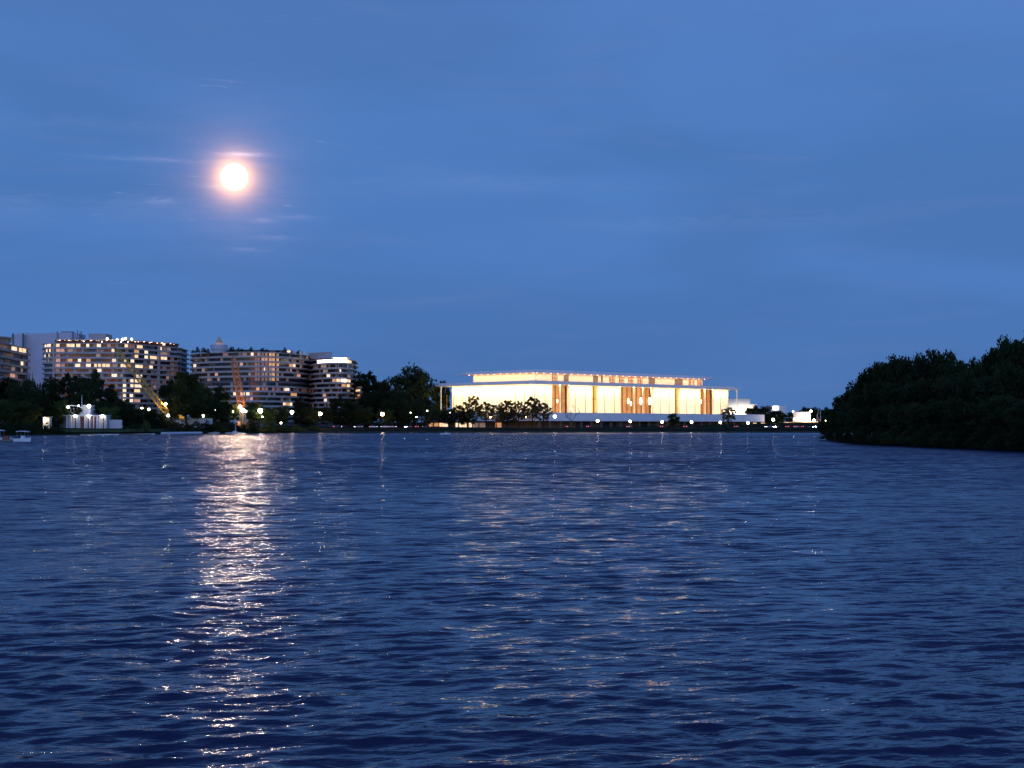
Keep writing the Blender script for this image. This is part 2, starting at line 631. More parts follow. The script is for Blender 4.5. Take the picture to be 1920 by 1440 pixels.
M['flood'] = glow('floodlight_lens', (1.0, 0.97, 0.90), 50.0, True)
M['flood_small'] = glow('boathouse_floodlight', (1.0, 0.95, 0.86), 15.0, True)
M['spot'] = glow('soffit_lamp', (1.0, 0.62, 0.45), 4.0, False)
M['foyer'] = glow('foyer_glass', (1.0, 0.36, 0.12), 0.75, False, 0.45, 0.18, 0.05)
M['foyer_gold'] = glow('golden_slot_glass', (1.0, 0.66, 0.16), 1.1, False, 0.5, 0.25, 0.08)
M['chandelier'] = glow('chandelier', (1.0, 0.78, 0.45), 7.0, False)
M['headlight'] = glow('headlight', (1.0, 0.95, 0.88), 160.0, True)
M['headlight_dim'] = glow('headlight_dim', (1.0, 0.90, 0.80), 14.0, False)
M['taillight'] = glow('taillight', (1.0, 0.10, 0.08), 4.0, False)

# ------------------------------------------------------------------ far bank
SHORE = [(-900, 420), (-300, 520), (70, 600), (240, 640), (400, 740), (600, 810), (840, 850), (1005, 852), (1200, 845), (1400, 835), (1550, 825), (1900, 810), (2600, 800)]


def shoreD(px):
    return float(np.interp(px, [a for a, b in SHORE], [b for a, b in SHORE]))


def build_bank():
    offs = [(-1.0, -0.7), (0.0, 0.35), (3.0, 1.1), (8.0, 2.2), (13.0, 2.75), (40.0, 2.8), (90, 3.2), (160, 4.5), (300, 7.0), (900, 7.5), (7000, 7.0)]
    xs = np.linspace(-900, 2600, 240)
    mb = MB()
    n = len(xs)
    rr = random.Random(3)
    for o, z in offs:
        for x in xs:
            D = shoreD(x)
            j = rr.uniform(-0.15, 0.15) if 0 < o < 12 else 0
            if 110 < x < 300 and 0 < o < 12:
                j -= 0.3
            mb.v.append((wx(x, D) * (1 + o * 0.0002), D + o, z + j))
    for r in range(len(offs) - 1):
        for k in range(n - 1):
            a = r * n + k
            mb.f.append((a, a + 1, a + 1 + n, a + n))
            mb.m.append(0)
    o = mb.build('ground', [M['earth']], smooth=True)
    tag(o, 'dark grassy riverbank along the far shore', None, None, 'structure')


build_bank()


def strip(name, x0, x1, o0, o1, z0, z1, m, n=120):
    """a band that follows the shore line, between offsets o0 and o1 behind it"""
    mb = MB()
    xs = np.linspace(x0, x1, n)
    P = [(wx(x, shoreD(x)), shoreD(x)) for x in xs]
    for k in range(n - 1):
        (ax, ay), (bx, by) = P[k], P[k + 1]
        mb.hexa([(ax, ay + o0, z0), (bx, by + o0, z0), (bx, by + o1, z0), (ax, ay + o1, z0)],
                [(ax, ay + o0, z1), (bx, by + o0, z1), (bx, by + o1, z1), (ax, ay + o1, z1)])
    return mb.build(name, m)


tag(strip('road', 470, 1700, 15.0, 27.0, 2.70, 2.86, M['asphalt']), 'dark parkway running along the far shore', None, None, 'structure')
tag(strip('road_marking', 470, 1700, 20.9, 21.1, 2.80, 2.864, M['line_paint']), 'pale centre line of the parkway', None, None, 'structure')
tag(strip('pavement', 470, 1700, 12.0, 15.0, 2.60, 2.98, M['stone']), 'stone footway between the parkway and the river', None, None, 'structure')
tag(strip('seawall', 560, 1600, -1.6, -0.4, -0.7, 1.05, M['stone']), 'long low dark stone seawall at the river edge', 'seawall')
tag(strip('lawn', 108, 300, 3.2, 22.0, 1.2, 2.45, M['lawn'], 40), 'sloping lawn in front of the white boathouse', None, None, 'structure')

# ------------------------------------------------------------------ trees
def leaf_quads(mb, pts, size, rr, mi=0):
    for p in pts:
        s = size * rr.uniform(0.6, 1.35)
        a = Vector((rr.gauss(0, 1), rr.gauss(0, 1), rr.gauss(0, 1))).normalized()
        b = a.cross(Vector((rr.gauss(0, 1), rr.gauss(0, 1), rr.gauss(0, 1)))).normalized()
        a = a * s * 0.5
        b = b * s * 0.36
        p = Vector(p)
        mb.face([p - a - b * 0.4, p - a * 0.2 - b, p + a, p - a * 0.1 + b], mi)


def crown_pts(kind, H, W, rr, nb, per):
    """clump centres spread through the crown's volume, then points in each clump"""
    out, cent = [], []
    base = {'round': 0.22, 'spread': 0.34, 'tall': 0.12, 'shrub': 0.0, 'airy': 0.28, 'conifer': 0.06, 'willow': 0.05}[kind]
    for _ in range(nb):
        for _try in range(30):
            x, y, z = rr.uniform(-1, 1), rr.uniform(-1, 1), rr.uniform(0, 1)
            if kind == 'conifer':
                lim = (1 - z) ** 0.85
            elif kind == 'spread':
                lim = math.sqrt(max(0, 1 - ((z - 0.45) / 0.56) ** 2)) * (0.75 + 0.35 * z)
            elif kind == 'shrub':
                lim = math.sqrt(max(0, 1 - z * z))
            else:
                lim = math.sqrt(max(0, 1 - ((z - 0.45) / 0.58) ** 2))
            r = math.hypot(x, y)
            if r < lim and (r > lim * 0.45 or z > 0.7 or rr.random() < 0.3):
                break
        cx, cy, cz = x * W / 2 * 0.86, y * W / 2 * 0.86, H * (base + (0.93 - base) * z)
        cent.append(Vector((cx, cy, cz)))
        cr = W * rr.uniform(0.075, 0.16) * (0.55 if kind == 'airy' else 1)
        for _k in range(int(per * rr.uniform(0.7, 1.3))):
            d = Vector((rr.gauss(0, 1), rr.gauss(0, 1), rr.gauss(0, 1))).normalized() * cr * (rr.random() ** 0.45)
            d.z *= 0.72
            out.append((cx + d.x, cy + d.y, max(0.15, cz + d.z)))
    return out, cent


def make_tree(name, kind, H, W, leafmat, nb, per, lsize, seed, bark='bark', label=None):
    rr = random.Random(seed)
    root = empty(name, (0, 0, -500), 0, label, 'tree' if kind != 'shrub' else 'shrub')
    pts, cent = crown_pts(kind, H, W, rr, nb, per)
    c = MB()
    leaf_quads(c, pts, lsize, rr)
    c.build('crown' if kind != 'shrub' else 'foliage', leafmat, root)
    t = MB()
    top = H * (0.9 if kind in ('conifer', 'tall') else 0.66)
    lean = Vector((rr.uniform(-0.04, 0.04) * H, rr.uniform(-0.04, 0.04) * H, 0))
    k = 5
    spine = [Vector((lean.x * (i / k) ** 1.5 + (rr.uniform(-1, 1) * 0.012 * H if i else 0), lean.y * (i / k), top * i / k - (0.4 if i == 0 else 0))) for i in range(k + 1)]
    if kind != 'shrub':
        t.tube(spine, [H * 0.026 * (1 - 0.82 * i / k) + 0.03 for i in range(k + 1)], 7)
    for cc in rr.sample(cent, min(len(cent), 16 if kind != 'shrub' else 8)):
        f = rr.uniform(0.30, 0.85)
        s = Vector((0, 0, 0)) if kind == 'shrub' else spine[int(f * k)].lerp(spine[min(k, int(f * k) + 1)], f * k - int(f * k))
        if s.z > cc.z:
            s = spine[1]
        mid = s.lerp(cc, 0.5) + Vector((0, 0, -0.03 * H))
        r0 = H * 0.010 if kind != 'shrub' else 0.04
        t.tube([s, mid, cc], [r0, r0 * 0.6, r0 * 0.2], 5)
    t.build('trunk' if kind != 'shrub' else 'stems', M[bark], root)
    return root


def make_bare(name, H, W, seed):
    rr = random.Random(seed)
    root = empty(name, (0, 0, -500), 0, '', 'tree')
    t = MB()
    b = MB()

    def grow(mb, p, d, L, r, dep):
        q = p + d * L
        mb.tube([p, p.lerp(q, 0.5) + Vector((rr.uniform(-.05, .05), rr.uniform(-.05, .05), 0)) * L, q], [r, r * 0.8, r * 0.6], 5)
        if dep == 0:
            return
        for _ in range(3 if dep > 2 else 4):
            nd = (d + Vector((rr.gauss(0, .5), rr.gauss(0, .5), rr.gauss(0.1, .3)))).normalized()
            grow(b, q if rr.random() < .6 else p.lerp(q, .7), nd, L * rr.uniform(.55, .8), r * .55, dep - 1)
    grow(t, Vector((0, 0, -.3)), Vector((0.05, 0, 1)).normalized(), H * .34, H * .02, 5 if H > 6 else 4)
    t.build('trunk', M['bark'], root)
    b.build('branches', M['bark'], root)
    return root


# prototypes; each is moved to the first place it is used
PROTO = {}
USED = set()
SPECS = [('round', 'broadleaf_tree', 'round', 14, 13, 'leaf_dark', 72, 84, 0.66, 3),
         ('tall', 'broadleaf_tree', 'tall', 16, 10, 'leaf_dark', 72, 80, 0.64, 3),
         ('spread', 'broadleaf_tree', 'spread', 14, 17, 'leaf_dark', 72, 84, 0.66, 2),
         ('green', 'broadleaf_tree', 'round', 12, 12, 'leaf_green', 68, 76, 0.60, 2),
         ('airy', 'young_tree', 'airy', 9, 7.6, 'leaf_bronze', 95, 34, 0.42, 4),
         ('conifer', 'conifer_tree', 'conifer', 15, 8, 'leaf_dark', 70, 45, 0.5, 1),
         ('shrub', 'shrub', 'shrub', 4, 7, 'leaf_green', 40, 50, 0.36, 2),
         ('darkshrub', 'shrub', 'shrub', 5, 8, 'leaf_dark', 46, 50, 0.42, 2)]
sd = 100
for key, nm, kind, H, W, lm, nb, per, ls, cnt in SPECS:
    for i in range(cnt):
        sd += 1
        PROTO[(key, i)] = (make_tree(nm, kind, H, W, M[lm], nb, per, ls, sd), H, W)
PROTO[('bare', 0)] = (make_bare('bare_tree', 8, 6, 77), 8, 6)
CNT = {k[0]: 0 for k in PROTO}
TREES = []


def plant(key, px, top, wpx, D, base=2.8, label=None, group=None):
    n = sum(1 for k in PROTO if k[0] == key)
    i = CNT[key] % n
    CNT[key] += 1
    root, H, W = PROTO[(key, i)]
    h = wz(top, D) - base
    w = wpx / F * D
    sc = (w / W, w / W, h / (H * 0.955))
    rz = random.uniform(0, 6.28)
    loc = (wx(px, D), D, base)
    if root.name in USED:
        o = dup(root, loc, rz, sc)
    else:
        USED.add(root.name)
        if root.name not in KID:
            KID[root.name] = [(c, kids(c)) for c in kids(root)]
        o = root
        o.location, o.rotation_euler, o.scale = loc, (0, 0, rz), sc
    if label:
        o['label'] = label
    if group:
        o['group'] = group
    TREES.append((px, o))
    return o


def row(items, template, group, base=2.8):
    """items: (key, px, top, width, D); labels count along the row from the left"""
    items = sorted(items, key=lambda q: q[1])
    for n, it in enumerate(items):
        key, px, top, w, D = it[:5]
        b = it[5] if len(it) > 5 else base
        plant(key, px, top, w, D, b, template.format(ord=ORD[n]), group)


# left shore, behind and beside the boathouse
row([('round', -25, 700, 80, 690), ('round', 12, 706, 66, 700), ('spread', 44, 713, 70, 665), ('round', 92, 704, 62, 700), ('tall', 128, 700, 60, 705),
     ('round', 168, 695, 74, 700), ('tall', 206, 722, 56, 700), ('round', 226, 748, 56, 690), ('round', 262, 762, 60, 700), ('tall', 292, 770, 50, 705)],
    '{ord} from the left of the dark trees rising behind the white boathouse', 'dark trees behind the boathouse')
row([('green', -10, 744, 90, 622), ('green', 38, 750, 84, 618), ('round', 74, 742, 66, 640), ('green', 108, 746, 56, 655), ('round', 150, 736, 60, 662), ('green', 205, 760, 56, 668), ('round', 240, 764, 60, 672)],
    '{ord} from the left of the low bushy trees close round the white boathouse', 'bushy trees close round the boathouse', 2.0)
plant('conifer', 63, 692, 30, 690, 2.8, 'small dark conifer with spiky top before the blank pale tower')
row([('green', 348, 690, 62, 742), ('round', 322, 712, 54, 748), ('green', 372, 712, 56, 745), ('spread', 350, 738, 96, 735)],
    '{ord} from the left of the great dark crowns massed between the two cranes', 'great crowns between the cranes')
row([('tall', 413, 722, 44, 760), ('round', 398, 742, 44, 755), ('green', 428, 752, 44, 770)],
    '{ord} from the left of the trees just left of the leaning orange crane', 'trees left of the orange crane')
row([('green', 478, 752, 40, 815), ('green', 503, 764, 40, 812), ('round', 524, 759, 46, 825), ('tall', 562, 744, 30, 835), ('round', 583, 760, 44, 832),
     ('round', 612, 762, 50, 840), ('tall', 640, 740, 50, 850), ('round', 662, 752, 44, 855)],
    '{ord} from the left of the trees lining the shore below the curved apartments', 'shore trees below the curved apartments')
row([('round', 672, 700, 48, 930), ('tall', 692, 696, 56, 925), ('round', 722, 706, 60, 920), ('tall', 748, 722, 44, 915), ('round', 700, 730, 64, 900),
     ('tall', 760, 728, 46, 905), ('round', 826, 712, 40, 985), ('round', 738, 742, 60, 885)],
    '{ord} from the left of the dark trees filling the gap beside the lit hall', 'dark trees in the gap beside the hall')
plant('spread', 776, 691, 96, 960, 3.2, 'tallest wide-spreading tree standing against the sky left of the lit hall')
row([('spread', 790, 748, 62, 880), ('round', 812, 762, 44, 872), ('round', 765, 762, 50, 876), ('green', 722, 766, 40, 868), ('round', 680, 762, 50, 866), ('round', 842, 764, 36, 872)],
    '{ord} from the left of the low dark trees beside the parkway left of the hall', 'low trees beside the parkway')
row([('airy', 860, 757, 36, 868), ('airy', 886, 742, 42, 868), ('airy', 911, 751, 36, 868), ('airy', 931, 757, 34, 868), ('airy', 951, 747, 38, 868), ('airy', 973, 752, 36, 868),
     ('airy', 998, 741, 42, 868), ('round', 876, 768, 44, 873), ('round', 950, 771, 40, 874), ('airy', 1019, 754, 38, 862)],
    '{ord} from the left of the small trees silhouetted before the floodlit hall', 'small trees before the floodlit hall')
plant('bare', 1074, 755, 32, 868, 2.8, 'leafless thin tree standing before the long marble wall')
plant('round', 1262, 774, 26, 862, 2.8, 'small round dark tree under the long terrace, standing alone')
plant('airy', 1366, 761, 32, 862, 2.8, 'slender open tree at the right end of the lit hall')
row([('round', 1412, 760, 36, 1110), ('round', 1436, 760, 40, 1110), ('round', 1458, 769, 34, 1105), ('tall', 1480, 773, 20, 1180), ('round', 1424, 772, 50, 1095), ('round', 1445, 778, 44, 1090)],
    '{ord} from the left of the dark trees right of the terrace end', 'dark trees right of the terrace')
row([('spread', 1512, 765, 40, 1300), ('round', 1532, 763, 44, 1290), ('round', 1556, 764, 46, 1280), ('round', 1580, 766, 50, 1270)],
    '{ord} from the left of the distant tree clumps beyond the flared pavilions', 'distant clumps beyond the pavilions')
# shrubs along the water
row([('shrub', 412, 790, 38, 748), ('darkshrub', 440, 795, 40, 756), ('darkshrub', 470, 786, 44, 766), ('shrub', 500, 790, 40, 776), ('darkshrub', 528, 797, 40, 786),
     ('shrub', 556, 797, 36, 800), ('darkshrub', 590, 798, 34, 812), ('darkshrub', 392, 798, 30, 744)],
    '{ord} from the left of the shrubs on the bank below the curved apartments', 'shrubs on the far bank', 1.0)
row([('darkshrub', 92, 792, 34, 609), ('darkshrub', 66, 788, 40, 604), ('darkshrub', 40, 786, 40, 596), ('darkshrub', 112, 800, 26, 612), ('darkshrub', 14, 790, 40, 590), ('darkshrub', -14, 790, 40, 585)],
    '{ord} from the left of the dark shrubs overhanging water left of the boathouse', 'shrubs left of the boathouse', 0.6)
row([('darkshrub', 250, 790, 40, 668), ('shrub', 272, 788, 22, 662), ('darkshrub', 296, 784, 44, 690), ('darkshrub', 322, 786, 36, 700), ('darkshrub', 345, 788.5, 34, 715), ('darkshrub', 368, 789, 36, 726), ('darkshrub', 306, 780, 30, 704), ('darkshrub', 390, 788, 34, 737)],
    '{ord} from the left of the shrubs bordering the boathouse lawn on the right', 'shrubs bordering the lawn', 1.6)

# ------------------------------------------------------------------ wooded island on the right
ISL = [(84, 392), (77.5, 352), (73, 322), (70.7, 298), (71.9, 281), (72, 263), (73, 235), (74, 208), (72, 171), (71, 124), (90, 100), (420, 90), (700, 420), (600, 720), (190, 720), (112, 470)]


def build_island():
    mb = MB()
    n = len(ISL)
    cx, cy = 200.0, 260.0
    rings = [(1.0, -0.6), (0.985, 0.25), (0.95, 0.7), (0.85, 1.3), (0.5, 2.6), (0.02, 3.2)]
    pts = []
    for i in range(n):
        a, b = ISL[i], ISL[(i + 1) % n]
        for k in range(8):
            pts.append((a[0] + (b[0] - a[0]) * k / 8 + random.uniform(-.5, .5), a[1] + (b[1] - a[1]) * k / 8))
    m = len(pts)
    for s, z in rings:
        for x, y in pts:
            mb.v.append((cx + (x - cx) * s, cy + (y - cy) * s, z + (random.uniform(-.1, .1) if s < 1 else 0)))
    for r in range(len(rings) - 1):
        for k in range(m):
            a, b = r * m + k, r * m + (k + 1) % m
            mb.f.append((b, a, a + m, b + m))
            mb.m.append(0)
    o = mb.build('island_ground', M['island_soil'], smooth=True)
    tag(o, 'low muddy shore of the wooded island', None, None, 'structure')


build_island()
row([('round', 1572, 762, 70, 395), ('round', 1592, 735, 70, 372), ('round', 1606, 722, 60, 360), ('round', 1625, 697, 80, 350), ('round', 1642, 684, 77, 342), ('round', 1668, 664, 98, 335), ('round', 1700, 660, 91, 332),
     ('round', 1722, 676, 70, 335), ('round', 1744, 653, 80, 322), ('round', 1768, 656, 80, 318), ('round', 1795, 664, 88, 312), ('round', 1822, 676, 77, 305), ('round', 1842, 668, 70, 298),
     ('round', 1866, 656, 88, 285), ('round', 1884, 634, 91, 272), ('round', 1912, 626, 105, 262), ('round', 1948, 612, 122, 255), ('round', 2000, 600, 158, 250)],
    '{ord} from the left of the tall crowns on the skyline of the dark island', 'skyline crowns of the island', 1.5)
row([('round', 1560, 779, 49, 388), ('round', 1580, 766, 55, 366), ('round', 1603, 748, 67, 345), ('round', 1630, 728, 81, 318), ('spread', 1660, 716, 90, 305), ('round', 1690, 704, 93, 296), ('round', 1725, 708, 93, 288),
     ('round', 1760, 696, 96, 280), ('spread', 1798, 702, 104, 272), ('round', 1836, 704, 96, 262), ('round', 1874, 692, 107, 250), ('round', 1915, 680, 116, 240), ('round', 1965, 670, 130, 235), ('round', 2030, 660, 160, 225)],
    '{ord} from the left of the middle band of trees down the island slope', 'middle band of island trees', 1.2)
row([('round', 1550, 792, 38, 389), ('round', 1568, 784, 46, 365), ('round', 1590, 774, 54, 338), ('round', 1614, 764, 62, 312), ('round', 1642, 758, 70, 298), ('round', 1672, 754, 76, 287), ('round', 1704, 752, 78, 276),
     ('round', 1738, 748, 84, 266), ('round', 1774, 750, 86, 256), ('round', 1812, 744, 94, 246), ('round', 1852, 748, 97, 236), ('round', 1896, 740, 108, 225), ('round', 1942, 740, 113, 214), ('round', 2000, 730, 148, 204)],
    '{ord} from the left of the lower trees fronting the dark island', 'lower trees fronting the island', 1.0)
row([('darkshrub', 1549, 806, 32, 386), ('darkshrub', 1562, 806, 38, 358), ('darkshrub', 1578, 801, 45, 330), ('darkshrub', 1597, 800, 50, 308), ('darkshrub', 1622, 797, 58, 293), ('darkshrub', 1650, 799, 58, 284),
     ('darkshrub', 1678, 796, 62, 274), ('darkshrub', 1708, 798, 65, 266), ('darkshrub', 1740, 798, 68, 256), ('darkshrub', 1774, 796, 75, 247), ('darkshrub', 1810, 798, 75, 238), ('darkshrub', 1848, 796, 80, 229),
     ('darkshrub', 1886, 798, 80, 220), ('darkshrub', 1925, 796, 88, 212), ('darkshrub', 1970, 796, 95, 203)],
    '{ord} from the left of the shrubs hanging over the water at the island edge', 'shrubs at the island edge', 0.3)


# ------------------------------------------------------------------ street lamps
LAMPN = {}


def make_lamp(name, px, py, D, r, m, base=2.8, arm=False, label='', group=None):
    z = wz(py, D)
    key = (name, round(z, 1), r, m)
    root = empty(name, (wx(px, D), D, base), 0, label, 'street lamp', group)
    h = z - base
    MB().tube([(0, 0, -0.2), (0, 0, 0.5)], [0.22, 0.18], 8).build('base', M['steel'], root)
    MB().tube([(0, 0, 0.5), (0, 0, h - r * 0.9)], [0.09, 0.06], 8).build('post', M['steel'], root)
    MB().ball((0, 0, h), r, 12, 8).build('lamp_globe', M[m], root, smooth=True)
    MB().tube([(0, 0, h + r * 0.93), (0, 0, h + r * 1.15)], [r * 0.45, r * 0.1], 8).build('cap', M['steel'], root)
    return root


hall_lamps = [(1040, 781, 0.85), (1120.5, 789, 0.78), (1181.5, 790, 0.72), (1241.5, 791, 0.72), (1296.5, 791.5, 0.70), (1350.5, 792, 0.70), (1402, 793, 0.70)]
for i, (px, py, r) in enumerate(hall_lamps):
    make_lamp('street_lamp', px, py, 866, r, 'globe_w', 2.86, False, f'{ORD[i]} from the left of the globe lamps along the parkway before the long marble terrace', 'globe lamps before the terrace')
left_lamps = [(266, 766, 0.62, 'globe_w', 710), (279, 768, 0.7, 'globe_w', 715), (380.5, 779, 0.85, 'globe_w', 765), (402.5, 770, 0.8, 'globe_w', 772), (437, 771.5, 0.45, 'globe_w', 775),
              (547.5, 773, 0.95, 'globe_w', 818), (600.5, 776, 0.9, 'globe_y', 828), (717, 776.5, 0.95, 'globe_y', 858)]
for i, (px, py, r, m, D) in enumerate(left_lamps):
    make_lamp('street_lamp', px, py, D - 6, r, m, 2.6, False, f'{ORD[i]} from the left of the globe lamps among the trees on the left shore', 'globe lamps on the left shore')
mid_lamps = [(844, 772, 0.7, 'globe_w', 880), (920, 781, 0.95, 'globe_y', 872), (984, 782, 0.75, 'globe_y', 872)]
for i, (px, py, r, m, D) in enumerate(mid_lamps):
    make_lamp('street_lamp', px, py, D, r, m, 2.8, False, f'{ORD[i]} from the left of the globe lamps half hidden by small trees before the hall', 'globe lamps among the small trees')
right_lamps = [(1449.5, 787, 0.95), (1487, 771.5, 0.55), (1489.5, 786.5, 0.8), (1520.5, 771, 0.75), (1526, 788, 0.9), (1548.5, 789.5, 0.75)]
for i, (px, py, r) in enumerate(right_lamps):
    make_lamp('street_lamp', px, py, 1050, r, 'globe_w', 2.9, False, f'{ORD[i]} from the left of the globe lamps round the pavilions right of the hall', 'globe lamps round the pavilions')
for i, (px, py, D) in enumerate([(527, 793, 792), (770, 773.5, 872), (801, 770.5, 872), (781, 782, 866)]):
    make_lamp('path_lamp', px, py, D, 0.32 if i else 0.45, 'globe_w', 2.8, False, f'{ORD[i]} from the left of the faint small lamps beside the parkway', 'faint path lamps')


def make_flood(px, py, D, r, base=2.8, label='', n=1, group=None):
    z = wz(py, D) - base
    root = empty('floodlight_mast', (wx(px, D), D, base), 0, label, 'floodlight', group)
    MB().tube([(0, 0, -0.3), (0, 0, z)], [0.16, 0.10], 8).build('pole', M['galv'], root)
    for k in range(n):
        dx = (k - (n - 1) / 2) * r * 2.3
        h = MB()
        h.tube([(dx, 0.30, z + 0.1), (dx, -0.25, z - 0.02)], [r * 0.55, r * 1.02], 10)
        hd = h.build('lamp_head', M['steel'], root)
        MB().ball((dx, -0.28, z - 0.03), r, 12, 8, (1, 0.45, 1)).build('lens', M['flood'], hd)
    return root


make_flood(488.5, 770, 812, 1.25, 2.8, 'very bright floodlight mast glaring beside the curved apartments', 1)
make_flood(492, 781, 811, 0.45, 2.8, 'small floodlight just below the very bright one', 1)


# ------------------------------------------------------------------ cars
def car_meshes():
    out = {}
    prof = [(-2.3, 0.35), (2.25, 0.35), (2.32, 0.62), (2.1, 0.86), (1.05, 0.98), (-1.75, 1.0), (-2.28, 0.92)]
    b = MB()
    i0 = len(prof)
    for y in (-0.9, 0.9):
        for x, z in prof:
            b.v.append((x, y, z))
    b.f.append(tuple(range(i0)))
    b.f.append(tuple(reversed(range(i0, 2 * i0))))
    b.m += [0, 0]
    for k in range(i0):
        j = (k + 1) % i0
        b.f.append((j, k, k + i0, j + i0))
        b.m.append(0)
    out['body'] = b
    c = MB()
    c.hexa([(-1.75, -0.82, 0.99), (1.0, -0.82, 0.97), (1.0, 0.82, 0.97), (-1.75, 0.82, 0.99)],
           [(-1.1, -0.66, 1.44), (0.25, -0.66, 1.46), (0.25, 0.66, 1.46), (-1.1, 0.66, 1.44)])
    out['cabin_glass'] = c
    r = MB()
    r.hexa([(-1.1, -0.67, 1.445), (0.25, -0.67, 1.465), (0.25, 0.67, 1.465), (-1.1, 0.67, 1.445)],
           [(-1.0, -0.6, 1.49), (0.15, -0.6, 1.50), (0.15, 0.6, 1.50), (-1.0, 0.6, 1.49)])
    out['roof'] = r
    return out


def wheel_mb(x, y):
    w = MB()
    w.tube([(x, y - 0.11, 0.33), (x, y + 0.11, 0.33)], 0.33, 14)
    return w


def make_car(paint, lit):
    root = empty('parked_car', (0, 0, -500), 0, '', 'car')
    g = car_meshes()
    g['body'].build('body', M[paint], root)
    g['cabin_glass'].build('cabin_glass', M['glass'], root)
    g['roof'].build('roof', M[paint], root)
    for x in (-1.45, 1.45):
        for y in (-0.83, 0.83):
            wheel_mb(x, y).build('wheel', M['rubber'], root)
    for y in (-0.66, 0.66):
        MB().ball((2.28, y, 0.70), 0.17, 8, 6, (0.6, 1.3, 0.8)).build('headlight', M['headlight' if lit else 'headlight_dim'], root)
        MB().ball((-2.26, y * 1.15, 0.80), 0.17, 8, 6, (0.9, 1.3, 0.9)).build('taillight', M['taillight'], root)
    return root


protos = {}
cars = [  # px, D offset behind the shore, heading, paint, headlights on at us
    (633, 18, 20, 'car_b', 0), (672, 23, 200, 'car_a', 0), (700, 18, 10, 'car_c', 0), (722, 23, 185, 'car_c', 0), (736, 18, 8, 'car_a', 0),
    (765, 24, 235, 'car_a', 1), (781, 18, 100, 'car_b', 0), (800, 23, 175, 'car_b', 0), (1068, 18, 40, 'car_b', 0), (1106, 24, 50, 'car_b', 0), (1180, 18, 60, 'car_a', 0), (1244, 24, 50, 'car_b', 0),
    (1286, 18, 70, 'car_b', 0), (1382, 19, 60, 'car_b', 0), (1441, 24, 215, 'car_a', 0), (1455, 18, 240, 'car_b', 1), (1478, 24, 60, 'car_b', 0), (1494, 19, 50, 'car_a', 0), (1510, 24, 30, 'car_b', 0), (1529, 18, 245, 'car_a', 1)]
ci = 0
for px, off, hd, paint, lit in cars:
    D = shoreD(px) + off
    k = (paint, lit)
    lab = {('car_a'): 'silver car', 'car_b': 'dark car', 'car_c': 'white car'}[paint]
    what = 'with blazing headlights facing the river' if lit else 'on the parkway'
    lab = f'{ORD[ci]} car from the left along the far parkway, a {lab} ' + ('with blazing headlights' if lit else 'with small lights')
    ci += 1
    loc = (wx(px, D), D, 2.862)
    if k not in protos:
        o = make_car(paint, lit)
        protos[k] = o
        KID[o.name] = [(c, kids(c)) for c in kids(o)]
        o.location = loc
        o.rotation_euler = (0, 0, R(hd))
    else:
        o = dup(protos[k], loc, R(hd))
    o['label'] = lab
    o['group'] = 'cars along the far parkway'


# ------------------------------------------------------------------ apartment blocks
def catmull(pts, step=1.5):
    P = [np.array(p, float) for p in pts]
    P = [2 * P[0] - P[1]] + P + [2 * P[-1] - P[-2]]
    out = []
    for i in range(1, len(P) - 2):
        n = max(2, int(np.linalg.norm(P[i + 1] - P[i]) / step))
        for k in range(n):
            t = k / n
            out.append(0.5 * ((2 * P[i]) + (-P[i - 1] + P[i + 1]) * t + (2 * P[i - 1] - 5 * P[i] + 4 * P[i + 1] - P[i + 2]) * t * t + (-P[i - 1] + 3 * P[i] - 3 * P[i + 1] + P[i + 2]) * t ** 3))
    out.append(P[-2])
    return np.array(out)


class Facade:
    def __init__(self, ctrl, depth=22):
        self.p = catmull([(wx(px, D), D) for px, D in ctrl])
        t = np.gradient(self.p, axis=0)
        t /= np.linalg.norm(t, axis=1)[:, None]
        self.nrm = np.stack([t[:, 1], -t[:, 0]], 1)      # towards the river
        self.px = 960 + F * self.p[:, 0] / self.p[:, 1]
        self.depth = depth

    def at(self, px):
        i = np.interp(px, self.px, np.arange(len(self.px)))
        a = int(min(max(math.floor(i), 0), len(self.px) - 2))
        f = i - a
        return self.p[a] * (1 - f) + self.p[a + 1] * f, self.nrm[a]

    def off(self, d, lo=None, hi=None):
        q = self.p + self.nrm * d
        if lo is not None or hi is not None:
            k = np.ones(len(q), bool)
            if lo is not None:
                k &= self.px >= lo
            if hi is not None:
                k &= self.px <= hi
            q = q[k]
        return q

    def poly(self, d, lo=None, hi=None, depth=None):
        q = self.off(d, lo, hi)
        dp = depth or self.depth
        back = [(q[-1][0] * 1.0 - 1.0, q[-1][1] + dp), (q[0][0] + 1.0, q[0][1] + dp)]
        return [tuple(x) for x in q] + back


WINK = {'w': ('win_w', 1.7), 'y': ('win_y', 1.7), 'o': ('win_o', 1.7), 'p': ('win_p', 1.7), 'd': ('win_d', 1.7), 'r': ('win_r', 1.8), 'b': ('win_b', 2.1), 'Y': ('win_y', 2.6), 'B': ('win_b', 2.6)}


def panel(fc, px0, px1, z0, z1, inset, thick, mi=0, mb=None):
    mb = mb or MB()
    n = max(2, int(abs(px1 - px0) / 5) + 1)
    xs = np.linspace(px0, px1, n)
    for k in range(n - 1):
        (a, na), (b, nb) = fc.at(xs[k]), fc.at(xs[k + 1])
        a0, b0 = a - na * inset, b - nb * inset
        a1, b1 = a + na * (thick - inset), b + nb * (thick - inset)
        mb.hexa([(a1[0], a1[1], z0), (b1[0], b1[1], z0), (b0[0], b0[1], z0), (a0[0], a0[1], z0)],
                [(a1[0], a1[1], z1), (b1[0], b1[1], z1), (b0[0], b0[1], z1), (a0[0], a0[1], z1)], mi)
    return mb


